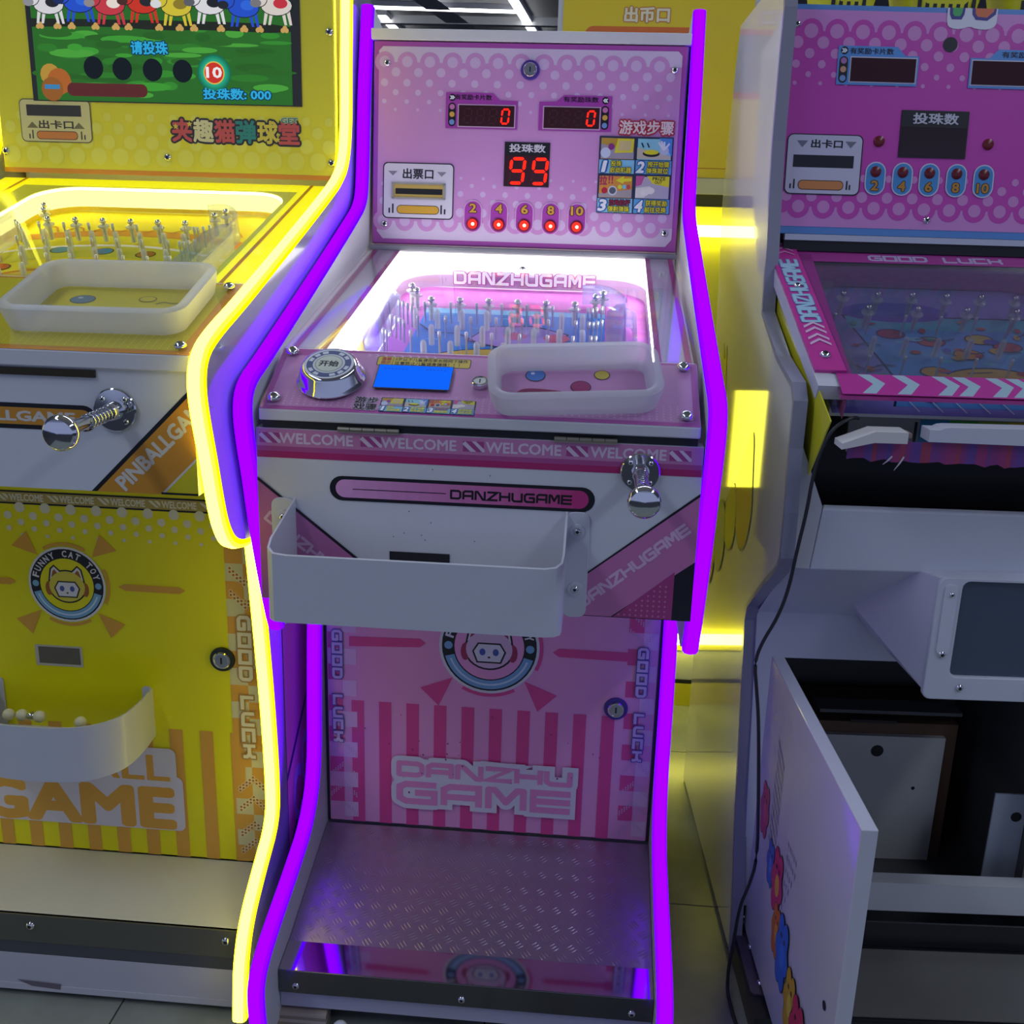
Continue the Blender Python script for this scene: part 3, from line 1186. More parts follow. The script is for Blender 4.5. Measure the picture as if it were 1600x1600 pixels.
    for r in range(6):
        for q in range(58):
            a.disc(-.27 + q * .0095, .013 + r * .0058, .0012 + .0004 * (5 - r) / 5, lp, 6)
    a.up()
    for q in range(9):
        a.line([(-.17 + q * .012 - .004, .130), (-.17 + q * .012, .134), (-.17 + q * .012 - .004, .138)], .002, lp)
    yl, bk, red = pr('#d9c23a'), pr('#18151c'), pr('#b5352a')
    a.rr(-.1585, .1105, -.0215, .1335, .004, bk).up().rr(-.1572, .1117, -.0228, .1323, .0034, yl).up()
    for y in (.115, .1235):
        a.text('温馨' if y > .12 else '提示', -.152, y, -.138, y + .0072, red, .03)
    a.rect(-.1355, .1117, -.1348, .1323, bk)
    a.text('3岁以下儿童请在家长陪同下操作', -.132, .1232, -.0265, .1312, bk, .02)
    a.text('注意防止儿童误食弹珠！！！', -.132, .1136, -.0375, .1216, bk, .02)
    a.text('游步', -.172, .0205, -.140, .0345, pr('#241a2c'), .03, .05, pr('#cfc6d6'))
    a.text('戏骤', -.172, .0055, -.140, .0195, pr('#241a2c'), .03, .05, pr('#cfc6d6'))
    a.w0 = a.w
    step_cells(a, [(-.136 + .033 * i, .0035, -.103 + .033 * i, .0352) for i in range(4)])
    # the three printed marbles and a swoosh
    a.w = a.w0
    for x, y, r, cc in ((.073, .101, .0145, '#3f7fd0'), (.167, .108, .0115, '#d3c23a'), (.138, .078, .0145, '#9a1462')):
        a.disc(x, y, r, bk, 20)
        a.disc(x, y, r, bk, 20).up().disc(x, y, r - .0013, pr(cc), 20).up(-1)
    a.up(2).disc(.069, .105, .003, pr('#d8e6f6'), 10)
    a.line(chaikin([(.052, .057), (.06, .066), (.085, .066), (.11, .063)], 2), .007, pr('#8a1f52'))
    a.build('control_print', shelf)
    b = MB(CF)
    b.box((-.301, .0, .0005), (.301, .1445, .003), clear((.98, .97, .98), .02, .55))
    b.build('acrylic_cover', shelf)
    for u, v in ((-.285, .132), (-.285, .021), (.282, .131), (.283, .018)):
        screw(shelf, CF, u, v, .0092, .003)
    # start button
    b = MB(CF)
    b.lathe([(.0485, .003), (.0490, .005), (.0470, .008), (.0455, .010), (.0405, .024), (.0380, .0275), (.0355, .0285), (.0350, .0275)], CHROME, (-.2145, .070, 0), 40)
    btn = b.build('start_button', shelf, 40)
    bf = Fr(CF.p(-.2145, .070, .0277), CF.u, CF.v)
    a = Art(bf, base=.0002)
    wht, nav = mat('#c9ccd8', .25, coat=.5), mat('#3e4a78', .3, coat=.5)
    a.disc(0, 0, .0352, wht, 36).up().disc(0, 0, .0315, nav, 36).up()
    for k in range(14):
        if k % 7 in (0, 3):
            continue
        a.arc(0, 0, .0245, .0300, k * 25.7, k * 25.7 + 17, wht, 4)
    a.disc(0, 0, .0225, wht, 32).up().disc(0, 0, .0200, pr('#8f9a8c'), 32).up().disc(0, 0, .0180, pr('#b9beb4'), 32).up()
    a.text('开始', -.0135, -.0065, .0135, .0065, pr('#15171c'), .04)
    a.build('button_face', btn)
    # LCD
    b = MB(CF)
    b.box((-.1525, .0515, .003), (-.0435, .108, .0036), BLACK)
    lcd = b.build('lcd_display', shelf)
    a = Art(CF, base=.0038)
    a.rect(-.151, .053, -.045, .1065, emission((.005, .13, 1.0), 1.0)).up()
    for x0, n_ in ((-.143, 7), (-.083, 6)):
        for k in range(n_):
            a.rect(x0 + k * .0052, .096, x0 + k * .0052 + .003, .099, emission((.01, .09, .72), 1.0))
    a.build('lcd_screen', lcd)
    lock(shelf, CF, -.003, .073, .0105)

    # ---- plunger board
    BF = front(0)
    b = MB()
    b.box((-.3085, .0, .7265), (.3085, .030, .978), WHITE_METAL)
    b.box((-.30, .004, .978), (.30, .012, .990), DARK)
    brd = b.build('front_board', root)
    a = Art(BF, base=.0004)
    mg, st, lt = pr('#b4276e'), pr('#c77fb0'), pr('#dcc8dc')
    a.rect(-.308, .9530, .308, .9775, st).rect(-.308, .946, .308, .953, pr('#b0508f')).rect(-.308, .9365, .308, .946, mg).up()
    for x0, x1 in ((-.275, -.172), (-.132, -.028), (.0135, .116), (.1565, .2585)):
        a.text('WELCOME', x0, .9575, x1, .9720, lt, .025)
    for x in (-.3035, -.161, -.0185, .1235, .263):
        a.rect(x, .9575, x + .029, .972, pr('#a8448a')).up().poly([(x - .001, .968), (x + .003, .972), (x + .0185, .9575), (x + .0105, .9575)], lt)
        a.poly([(x + .012, .972), (x + .018, .972), (x + .030, .961), (x + .030, .9575), (x + .0265, .9575)], lt).up(-1)
    a.up(2)
    # name capsule
    a.rr(-.2055, .8790, .1655, .9145, .0176, pr('#17151f')).up()
    n_ = 18
    for k in range(n_):
        t = k / (n_ - 1)
        ca, cb = lin('#e0a0d6'), lin('#c2357f')
        cc = tuple(ca[i] * (1 - t) + cb[i] * t for i in range(3))
        x0, x1 = -.197 + .354 * k / n_, -.197 + .354 * (k + 1) / n_
        h0 = .0130
        a.rect(max(x0, -.184), .8967 - h0, min(x1, .144), .8967 + h0, mat(cc, .35))
    a.disc(-.184, .8967, .0130, mat(lin('#e0a0d6'), .35), 24)
    a.disc(.144, .8967, .0130, mat(lin('#c2357f'), .35), 24)
    a.up()
    a.line([(-.173, .8962), (-.041, .8962)], .0012, bk)
    a.techno('DANZHUGAME', -.0355, .8885, .1345, .9025, bk, wt=.22, gap=.34)
    # diagonal bands
    dk = pr('#171426')
    a.poly([(.3085, .9135), (.3085, .7265), (.149, .7265), (.1475, .782)], dk).up()
    a.poly([(.3085, .9090), (.3085, .815), (.196, .7275), (.151, .7275), (.151, .782)], pr('#c777ad')).up()
    a.poly([(.2815, .799), (.2815, .7275), (.199, .7275)], pr('#a83e80')).up()
    for r in range(7):
        for q in range(9):
            x, y = .207 + q * .008, .7315 + r * .0075
            if y < .7265 + (x - .201) * .86:
                a.disc(x, y, .0016, pr('#c777ad'), 6)
    a.techno('DANZHUGAME', .128, .7955, .318, .8125, pr('#dcb6d6'), wt=.24, gap=.34, rot=math.atan2(.094, .112))
    a.poly([(-.3085, .9085), (-.10, .742), (-.12, .7265), (-.3085, .7265)], dk).up()
    a.poly([(-.3085, .9035), (-.108, .743), (-.13, .7265), (-.3085, .7265)], pr('#bb6fa4')).up()
    a.techno('DANZHUGAME', -.318, .7855, -.128, .8025, pr('#d8b2d0'), wt=.24, gap=.34, rot=-math.atan2(.092, .115))
    # specks of dirt
    for x, y in ((-.10, .836), (-.075, .834), (-.115, .83), (-.07, .827), (0.0, .829), (-.062, .853), (-.093, .868), (.02, .925), (-.06, .93)):
        a.disc(x, y, .0009, pr('#56505c'), 8)
    a.build('board_print', brd)
    b = MB(BF)
    b.box((-.121, .775, .0006), (-.035, .8075, .0012), DARK)
    b.build('ball_slot', brd)
    for x0 in (-.192, .106):
        b = MB(BF)
        b.box((x0, .9765, .0005), (x0 + .086, .9795, .0025), BRASSY)
        for k in range(5):
            b.tube([(x0 + k * .0172 + .0004, .9820, .0035), (x0 + k * .0172 + .0168, .9820, .0035)], .0036, BRASSY, 8)
        b.build('hinge', brd, 40)
    # plunger
    pf = Fr((.225, 0, .940), (1, 0, 0), (0, 0, 1))
    b = MB(pf)
    b.lathe([(.0270, 0), (.0270, .0045), (.0255, .006), (.0125, .0062), (.0110, .022), (.0095, .024)], CHROME, seg=32)
    plg = b.build('plunger', brd, 40)
    for k in range(4):
        t = math.radians(45 + 90 * k)
        screw(plg, pf, .0195 * math.cos(t), .0195 * math.sin(t), .0034, .006)
    b = MB(pf)
    b.lathe([(.0052, .02), (.0052, .10), (.0078, .101), (.0085, .128), (.0085, .14)], CHROME, seg=20)
    b.build('plunger_rod', plg, 40)
    b = MB(pf)
    coil = [(.0083 * math.cos(k * .7), .0083 * math.sin(k * .7), .022 + k * .00105) for k in range(70)]
    b.tube(coil, .0015, CHROME, 6)
    b.build('spring', plg, 60)
    b = MB(pf)
    b.lathe([(.0085, .138), (.0150, .1395), (.0195, .143), (.0210, .148), (.0205, .1535), (.0175, .1575), (.0165, .158), (.004, .1595), (.0005, .1597)], CHROME, (0, -.001, 0), 32)
    b.build('plunger_knob', plg, 50)

    # ---- white catch tray on the board
    tray_m = mat((.60, .615, .68), .34, coat=.2)
    b = MB()
    pts = [(-.256, 0), (-.265, -.088), (-.263, -.106), (-.254, -.117), (-.236, -.12), (.105, -.12), (.119, -.1165), (.1265, -.107), (.128, -.09), (.128, 0)]
    L, Rr = offset_path(pts, .0015)
    n = len(pts)
    def ztop(y): return .8790 + (-y / .12) * (-.044)
    vs = [(x, y, .7300 + (-y / .12) * .010) for x, y in L] + [(x, y, .7300 + (-y / .12) * .010) for x, y in Rr] + [(x, y, ztop(y)) for x, y in L] + [(x, y, ztop(y)) for x, y in Rr]
    fs = []
    for i in range(n - 1):
        fs += [(i, i + 1, 2 * n + i + 1, 2 * n + i), (n + i + 1, n + i, 3 * n + i, 3 * n + i + 1), (2 * n + i, 2 * n + i + 1, 3 * n + i + 1, 3 * n + i), (i + 1, i, n + i, n + i + 1)]
    b.add(vs, fs, tray_m)
    b.add([(x, y, .7335 + (-y / .12) * .010) for x, y in pts], [tuple(range(n))], tray_m)
    b.add([(x, y, .7305 + (-y / .12) * .010) for x, y in pts], [tuple(range(n))], tray_m)
    tr = b.build('catch_tray', root, 35)
    for x0, x1 in ((-.2895, -.2555), (.1265, .1605)):
        b = MB(BF)
        r = rrect(x0, .724, x1, .8795, .012)
        b.prism(r, .0008, .0035, tray_m)
        fl = b.build('mounting_flange', tr, bevel=.001)
        for v in (.852, .767):
            cx = (x0 + x1) / 2
            def mk():
                q = MB()
                q.lathe([(1.25, 0), (1.2, .25), (.9, .3)], tray_m, seg=20)
                return q
            shared('washer', 'washer', fl, BF.m(cx, v, .0035) @ Matrix.Scale(.0085, 4), mk)
            screw(fl, BF, cx, v, .0055, .005)

    # ---- cupboard door under the board
    DF = front(.286)
    b = MB(DF)
    b.box((-.2965, .177, -.02), (.2965, .735, -.004), pr('#2b1f33'))
    b.box((-.2905, .1805, -.004), (.2905, .733, 0), pr('#f5a6d6'))
    door = b.build('cupboard_door', root, bevel=.0015)
    lp, dp, pale = pr('#f5a6d6'), pr('#ea4f98'), pr('#f2c6e4')
    a = Art(DF, base=.0005)
    x = -.2475
    while x < .235:
        a.rect(x, .181, x + .0225, .4265, dp)
        x += .0496
    for k in range(16):
        for c in range(2):
            if (k + c) % 2:
                for x0 in (-.2885, .2375):
                    a.rect(x0 + c * .0255, .190 + k * .0305, x0 + (c + 1) * .0255, .2205 + k * .0305, pale if c else dp)
    a.up()
    dsh = pr('#e0b4d6')
    for x0 in (-.2865, .240):
        for (y, s) in ((.192, 1), (.232, 1), (.272, 1), (.315, 1), (.585, -1), (.62, -1)):
            for k in range(12):
                for j in range(3):
                    px = x0 + k * .0042
                    a.disc(px, y + (k if k < 6 else 11 - k) * .0042 * s + j * .0036, .00155, dsh, 6)
    y0 = .5405
    a.poly([(-.250, .5315), (-.250, .5475), (-.124, .5525), (-.114, .5440), (-.124, .5355)][0:1] + [(-.25, .549), (-.124, .552), (-.114, .544), (-.124, .536), (-.25, .5305)][0:5], dp)
    a.poly([(.108, .541), (.119, .549), (.246, .549), (.246, .532), (.119, .533)], dp)
    badge_rays(a, -.0025, .544, .083, dp)
    a.up()
    emblem(a, -.0025, .544, .083, lp, pr('#a8325e'), pr('#e5c2dc'))
    gl, gb = pr('#d7bfe0'), pr('#5d55a0')
    for xc in (-.2715, .2640):
        for k, ch in enumerate('GOOD LUCK'):
            if ch != ' ':
                yy = .5500 - k * .0240 - (.004 if k > 4 else 0)
                a.techno(ch, xc - .0105, yy - .0095, xc + .0105, yy + .0095, gl, wt=.26, grow=.0016, gm=gb, rot=-math.pi / 2)
    wht, inn = pr('#e6e0ea'), pr('#ee96c8')
    # the bordered two-line name
    for word, (x0, y0, x1, y1) in (('DANZHU', (-.1655, .2830, .1535, .3155)), ('GAME', (-.1655, .2280, .1535, .2750))):
        a.techno(word, x0, y0, x1, y1, wht, wt=.26 if word == 'GAME' else .30, gap=.28, grow=.0095, gm=wht)
    a.up()
    a.poly([(-.17, .270), (.158, .270), (.158, .29), (-.17, .29)], wht).up()
    for word, (x0, y0, x1, y1) in (('DANZHU', (-.1655, .2830, .1535, .3155)), ('GAME', (-.1655, .2280, .1535, .2750))):
        a.techno(word, x0, y0, x1, y1, inn, wt=.26 if word == 'GAME' else .30, gap=.28)
    for i in range(26):
        a.disc(random.uniform(-.25, .2), random.uniform(.25, .42), random.uniform(.0008, .0018), pr('#8a3a4c'), 8)
    a.build('door_print', door)
    lock(door, DF, .2225, .4425, .0132, mat((.07, .04, .30), .3))

    # ---- foot plate and kick bar
    TF = slope((.022, .118), (.286, .177))
    TL = math.hypot(.264, .059)
    plate_m = mat((.46, .38, .48), .30, .75, noise=.10, nscale=10)
    mirror_m = mat((.62, .60, .62), .06, 1.0)
    b = MB(TF)
    b.box((-.2955, 0, -.02), (.2955, TL - .003, 0), plate_m)
    tp = b.build('foot_plate', root)
    b = MB(TF)
    for r in range(14):
        for q in range(21):
            cx, cy = -.284 + q * .029 + (.0145 if r % 2 else 0), .012 + r * .0185
            if cx > .284 or cy > TL - .012:
                continue
            ang = math.radians(-52 if r % 2 == 0 else 38)
            for k in (-1, 0, 1):
                ox, oy = cx - k * .0056 * math.sin(ang) * 1.0, cy + k * .0056 * math.cos(ang) * 1.0
                L_, wd = .0088, .0014
                ca, sa = math.cos(ang), math.sin(ang)
                def T(u, v, w): return (ox + u * ca - v * sa, oy + u * sa + v * ca, w)
                b.add([T(-L_, 0, .0001), T(-L_ * .4, -wd, .0001), T(L_ * .4, -wd, .0001), T(L_, 0, .0001), T(L_ * .4, wd, .0001), T(-L_ * .4, wd, .0001), T(-L_ * .4, 0, .0009), T(L_ * .4, 0, .0009)],
                      [(0, 1, 6), (1, 2, 7, 6), (2, 3, 7), (3, 4, 7), (4, 5, 6, 7), (5, 0, 6)], plate_m)
    o = b.build('tread_pattern', tp, 60)
    o['kind'] = 'stuff'
    b = MB(slope((-.036, .1125), (.024, .1202)))
    b.box((-.2955, 0, -.004), (.2955, .0605, 0.0), mirror_m)
    b.build('polished_strip', tp, bevel=.0008)
    KF = front(-.037)
    b = MB(KF)
    b.box((-.2955, .0705, -.008), (.2955, .1125, 0), mat((.16, .16, .165), .22, .95))
    kb = b.build('kick_bar', root, bevel=.001)
    for u in (-.268, -.003, .263):
        screw(kb, KF, u, .0845, .0062)
    b = MB()
    b.box((-.2955, -.029, .0385), (.2955, .30, .0705), mat((.46, .44, .56), .4))
    b.build('base_board', root)
    for x in (-.28, .24):
        for y in (.05, .62):
            b = MB()
            b.box((x, y, .0), (x + .04, y + .04, .0385), BLACK)
            b.build('foot', root)
    return root


pink_machine()


def acrylic_tray(label, fr, u, v, rot, w, h, M_, tall=.036):
    """frosted ring-shaped ball dish standing on a control shelf"""
    t = thing('acrylic_tray', label, 'tray', group='frosted ball dishes')
    M = fr.m(u, v, .0035) @ Matrix.Rotation(rot, 4, 'Z')
    b = MB()
    def loop(gw, gh, r, z): return [(x, y, z) for x, y in rrect(-gw, -gh, gw, gh, r, 6)]
    th = .0125
    rings = [loop(w / 2 - .007, h / 2 - .007, .026, 0), loop(w / 2 - .002, h / 2 - .002, .03, tall * .55), loop(w / 2, h / 2, .032, tall - .003), loop(w / 2 - .003, h / 2 - .003, .030, tall),
             loop(w / 2 - th + .001, h / 2 - th + .001, .022, tall), loop(w / 2 - th - .002, h / 2 - th - .002, .02, tall - .004), loop(w / 2 - th - .006, h / 2 - th - .006, .017, 0)]
    n = len(rings[0])
    vs = [p for r in rings for p in r]
    fs = []
    for k in range(len(rings)):
        k2 = (k + 1) % len(rings)
        for i in range(n):
            j = (i + 1) % n
            fs.append((k * n + i, k * n + j, k2 * n + j, k2 * n + i))
    b.add(vs, fs, M_)
    t.matrix_world = M
    b.build('dish_wall', t, 50)
    return t


FROST_SOLID = mat((.70, .70, .75), .42, trans=.0, sss=.35)
acrylic_tray('frosted acrylic ball dish lying askew on the pink control shelf', slope((-.005, 1.007), (.124, 1.073)), .129, .067, math.radians(6), .238, .128, FROST)
#==YELLOW==
# ------------------------------------------------------------------ yellow pinball machine (left)
def yellow_art(bed, fr, depth):
    a = Art(fr, base=-depth - .0028)
    yel, org, cream, bk = pm('#e0cf2a'), pm('#d08a2a'), pm('#e6ddb0'), pm('#5a4a24')
    a.rect(-.25, -.01, .27, .54, yel).up()
    for r0, r1, m in ((.42, .455, org), (.36, .37, pm('#ece6da')), (.30, .36, pm('#c9c23a')), (.24, .25, org), (.17, .24, pm('#d9b83a')), (.1, .11, pm('#ece6da')), (0, .09, org)):
        am = math.degrees(math.acos(min(.93, .235 / r1)))
        a.arc(.0, -.03, r0, r1, am, 180 - am, m, 24)
    a.up()
    for x, y, c in ((-.10, .30, '#4f8f9a'), (-.02, .30, '#3f88a8'), (.06, .29, '#b0742a'), (-.16, .2, '#c8672a'), (.1, .18, '#c8672a'), (.02, .12, '#c8b22a')):
        a.disc(x, y, .018, bk, 18).up().disc(x, y, .0155, pm(c), 18)
    for i in range(8):
        a.line(chaikin([(-.19 + i * .05, .41), (-.17 + i * .05, .44), (-.15 + i * .05, .40)], 2), .004, org)
    a.build('playfield_print', bed)
    guides(bed, fr, depth)


def yellow_machine():
    X0 = -.70
    root = thing('pinball_machine', 'yellow pinball arcade machine with bright yellow glowing tube and a farm-race screen', 'arcade machine', (X0, 0, 0), group='pinball machines in the row')
    PATH = [(.785, 1.72), (.779, 1.648), (.766, 1.535), (.758, 1.418), (.727, 1.345), (.661, 1.309), (.581, 1.283), (.413, 1.232), (.226, 1.177), (.071, 1.132),
            (-.041, 1.103), (-.088, 1.082), (-.098, 1.045), (-.087, 1.0), (-.069, .945), (-.053, .887), (-.037, .845), (-.01, .815), (.04, .800), (.088, .797), (.096, .775),
            (.104, .719), (.12, .606), (.136, .485), (.147, .337), (.138, .262), (.06, .222), (-.012, .178), (-.043, .129), (-.052, .087), (-.060, .035)]
    for sx in (-1, 1):
        off = .348 if sx > 0 else .358
        xa, xb = sorted((sx * (off - .0115), sx * (off + .0115)))
        p = side_plate(root, xa, xb, PATH, [(-.04, .015), (.93, .015), (.95, 1.74), (.85, 1.76)], mat((.40, .40, .46), .12, coat=1.0))
        neon(p, sx * off, PATH, YELLOW_NEON, .0225)
        if sx > 0:
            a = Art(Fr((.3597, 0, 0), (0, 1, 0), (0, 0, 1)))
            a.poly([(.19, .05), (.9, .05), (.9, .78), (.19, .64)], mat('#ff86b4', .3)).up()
            dv = pr('#4a3270')
            for y in (.395, .245):
                a.poly([(.19, y - .085), (.19, y - .07), (.50, y + .16), (.50, y + .145)], dv)
            for k, ch in enumerate('CO'):
                a.text(ch, .225 + k * .055, .20 + k * .045, .27 + k * .055, .305 + k * .045, pr('#e6c8ff'), .03, shear=.0)
            a.up().line([(.26, .10), (.285, .14), (.285, .2), (.30, .22)], .006, dv)
            a.build('side_print', p)
        else:
            pass
    b = MB()
    b.box((-.336, .80, .02), (.336, .93, 1.75), WHITE)
    b.box((-.336, .20, .02), (.336, .80, .76), WHITE)
    b.build('cabinet', root)
    lit_yel = mat('#e2d416', .3, emit=(.80, .78, .0), es=.85)
    yel, org, dorg, lyel = pr((.86, .80, .0)), pr('#dfa640'), pr('#d58a22'), pr((.87, .83, .08))
    # ---- upright screen panel
    SF = front(.72)
    b = MB(SF)
    b.box((-.336, 1.318, -.02), (.336, 1.75, 0), pr((.86, .78, .0)))
    pan = b.build('display_panel', root, bevel=.002)
    a = Art(SF)
    a.rect(-.336, 1.318, .336, 1.327, dorg)
    a.up()
    for row, (z, r, h) in enumerate(((1.352, .0165, 0), (1.379, .0135, 1), (1.404, .011, 0), (1.425, .008, 1))):
        x = -.315 + (.022 if h else 0)
        while x < .33:
            a.disc(x, z, r, lyel, 16)
            x += .044
    cols = ['#d2564e', '#e6dfb0', '#d2564e', '#2f8f8a', '#e3d040', '#d2564e']
    a.up()
    for i, ch in enumerate('夹趣猫弹球堂'):
        x = .012 + i * .0425
        a.text(ch, x + .001, 1.384, x + .0395, 1.424, pr(cols[i]), .035, .085, pr('#2b241c'))
    for (x, z) in ((.020, 1.411), (.048, 1.416), (.222, 1.391)):
        a.poly([(x + .006 * math.sin(k * math.pi / 5) * (1 if k % 2 == 0 else .45), z + .006 * math.cos(k * math.pi / 5) * (1 if k % 2 == 0 else .45)) for k in range(10)], pr('#e3d040'))
    a.text('GET', .230, 1.422, .262, 1.431, pr('#2f8f8a'), .03, .08, pr('#e6dfb0'))
    # card outlet
    a.up()
    a.rr(-.293, 1.376, -.149, 1.4555, .010, pr('#4a452c')).up().rr(-.2915, 1.3775, -.1505, 1.454, .009, pr('#e3da9a')).up()
    a.rect(-.2785, 1.4245, -.168, 1.445, pr('#3b3418'))
    for x in (-.269, -.1665 - .008):
        a.poly([(x - .0115, 1.402), (x + .0115, 1.402), (x, 1.4135)], pr('#7d7644'))
    a.text('出卡口', -.2555, 1.4015, -.186, 1.4165, pr('#4a4220'), .03)
    a.rr(-.262, 1.381, -.178, 1.397, .0075, pr('#6a3d16')).up().rr(-.2606, 1.3824, -.1794, 1.3956, .0065, pr('#e08a2c'))
    for x, h in ((-.276, .009), (-.2695, .016), (-.1705, .015), (-.164, .009)):
        a.rect(x - .0013, 1.382, x + .0013, 1.382 + h, pr('#4a4220'))
    a.build('panel_print', pan)
    for u, v in ((.331 - .004, 1.585), (.3275, 1.350), (0, 1.353), (-.329, 1.357), (-.327, 1.585)):
        screw(pan, SF, u, v, .0075)
    # the game screen
    b = MB(SF)
    b.box((-.262, 1.452, .0), (.272, 1.75, .0022), mat('#2b2a1c', .25))
    scr = b.build('game_screen', pan)
    a = Art(SF, base=.0024)
    def em(h, k=1.0):
        return emission(tuple(c * k for c in lin(h)), 1.0)
    a.rect(-.252, 1.454, .254, 1.75, em('#2a6a22')).up()
    greens = ['#348a2c', '#2f7a26', '#3d9a30', '#2b661f', '#4aa238', '#27601d']
    for i in range(70):
        x, y = random.uniform(-.23, .235), random.uniform(1.465, 1.585)
        a.disc(x, y, random.uniform(.012, .05), em(random.choice(greens)), 14, random.uniform(.003, .008))
    a.up()
    a.poly(chaikin([(-.252, 1.585), (-.1, 1.588), (0, 1.582), (.1, 1.585), (.254, 1.580), (.254, 1.596), (.1, 1.600), (-.252, 1.600)], 1), em('#20261a'))
    a.up()
    for k, x in enumerate((-.235, -.2, -.172, -.125, -.085, -.06, 0, .04, .068, .12, .165, .195, .243)):
        for q in (-.004, .003, .0):
            a.disc(x + q, 1.586 + (.004 if q == 0 else 0), .0045, em('#c9a05a'), 10)
    # generic farm animals trotting along the lane
    def cow(x, z, body, patch, muzzle, k=1.0):
        dk = em('#1c1d22')
        def E(px, pz, rx, rz, m):
            a.disc(x + px * k, z + pz * k, rx * k, m, 16, rz * k)
        for px in (-.020, -.010, .012, .022):
            a.poly([(x + (px - .003) * k, z + .012 * k), (x + (px + .004) * k, z + .012 * k), (x + (px + .002 + (.006 if px > 0 else -.004)) * k, z - .012 * k), (x + (px - .003 + (.006 if px > 0 else -.004)) * k, z - .012 * k)], em(body))
        a.up()
        E(0, .022, .0315, .0185, dk)
        a.up()
        E(0, .022, .030, .017, em(body))
        a.up()
        E(.008, .026, .014, .009, em(patch))
        E(-.034, .034, .0175, .0155, dk)
        a.up()
        E(-.034, .034, .016, .014, em(body))
        for px in (-.048, -.020):
            a.poly([(x + (px - .004) * k, z + .044 * k), (x + (px + .004) * k, z + .044 * k), (x + px * k, z + .056 * k)], em('#d9d2b4'))
        a.up()
        E(-.040, .026, .011, .0075, em(muzzle))
        for px in (-.040, -.029):
            E(px, .040, .0042, .005, em('#e8e8ea'))
        a.up()
        for px in (-.041, -.030):
            E(px, .040, .0019, .0024, dk)
        a.up(-1)
        a.up(-5 + 1)
    for i, (x, bdy, pt, mz) in enumerate(((-.215, '#d7d6da', '#22242a', '#8d8f94'), (-.155, '#2450c8', '#2f66dc', '#1c2b60'), (-.095, '#c23a44', '#e8dcd2', '#8f8a8c'), (-.03, '#c8341f', '#26272c', '#4a2a24'),
                                          (.035, '#d2c034', '#8c7a26', '#d9dade'), (.10, '#dcdce0', '#1f2126', '#5c5e66'), (.165, '#2450c8', '#2f66dc', '#23262e'), (.228, '#d8d0c8', '#c2333f', '#77777c'))):
        w = a.w
        cow(x, 1.603 + (.004 if i % 2 else 0), bdy, pt, mz, .98)
        a.w = w
    a.up(12)
    cy = em('#2fa8dc')
    a.text('请投珠', -.058, 1.540, .014, 1.5625, cy, .03, .08, em('#123a54'))
    a.text('投珠数: 000', .080, 1.462, .212, 1.4815, cy, .03, .08, em('#123a54'))
    for k, x in enumerate((-.135, -.078, -.018, .041)):
        a.disc(x, 1.514 - k * .001, .0195, em('#141c22'), 22, .0205)
    for k in range(6):
        a.disc(.103, 1.509, .033 - k * .0022, em('#2bb08a', .35 + .13 * k), 24).up()
    a.disc(.103, 1.509, .0205, em('#e6b64a'), 24).up().disc(.103, 1.509, .0185, em('#c8352a'), 24).up()
    a.text('10', .0885, 1.5005, .1175, 1.519, em('#f0e8ea'), .03)
    a.disc(-.222, 1.500, .02, em('#b08a3a'), 14).disc(-.205, 1.488, .024, em('#a8602c'), 14).disc(-.22, 1.474, .022, em('#8f5a2a'), 14).up()
    a.rect(-.235, 1.474, -.205, 1.482, em('#3a80b4'))
    a.rr(-.19, 1.462, -.03, 1.486, .011, em('#5a2a2a'))
    a.build('screen_picture', scr)
    b = MB(SF)
    b.box((-.336, 1.327, .0042), (.336, 1.75, .006), clear((.97, .97, .97), .015, .4))
    b.build('acrylic_cover', pan)

    # ---- playfield under the lit cover
    GF = slope((.15, 1.157), (.72, 1.314))
    pegs = [(k, u * 1.02, v * 1.06 + .012) for k, u, v in playfield_pegs()]
    yw = mat((.80, .68, .05), .3, coat=.3)
    bed = playfield(root, GF, -.225, .262, .535, .272, .585, yellow_art, mat((.80, .78, .06), .3, coat=.3), LED_YELLOW,
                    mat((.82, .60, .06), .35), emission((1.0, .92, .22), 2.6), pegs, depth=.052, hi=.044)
    b = MB(GF)
    b.box((-.336, .0, -.012), (-.272, .588, -.006), lit_yel)
    b.build('cover_border', bed)
    b = MB(GF)
    b.box((.272, .0, -.012), (.336, .588, -.006), lit_yel)
    b.build('cover_border', bed)
    b = MB(GF)
    b.box((-.272, .540, -.0125), (.272, .588, -.0055), lit_yel)
    b.build('cover_border', bed)
    a = Art(GF, base=-.0052)
    a.rect(.285, .0, .292, .588, dorg).rect(-.292, 0, -.285, .588, dorg)
    a.build('border_stripe', bed)
    b = MB(GF)
    b.box((-.336, .0, -.001), (.336, .588, .0015), clear((.98, .98, .96), .02, .22))
    b.build('playfield_cover', root)
    # ---- control shelf
    CF = slope((-.085, 1.088), (.15, 1.161))
    b = MB()
    b.prism([(-.085, 1.0645), (-.085, 1.0868), (.15, 1.1597), (.165, 1.1597), (.165, 1.06)], -.336, .336, WHITE, Fr((0, 0, 0), (0, 1, 0), (0, 0, 1)))
    shelf = b.build('control_panel', root, bevel=.002)
    a = Art(CF, base=-.001)
    a.rect(-.336, 0, .336, .246, dorg).up().rect(-.33, .012, .318, .24, pr('#d6c616')).up()
    for r in range(7):
        for q in range(60):
            a.disc(-.32 + q * .0107, .018 + r * .006, .0013, lyel, 6)
    a.up()
    bk = pr('#3a3c2c')
    a.disc(.121, .168, .0185, bk, 20, .0155).up().disc(.121, .168, .017, pr('#3f6f9a'), 20, .014).up().disc(.116, .173, .004, pr('#b8cbd8'), 10, .003)
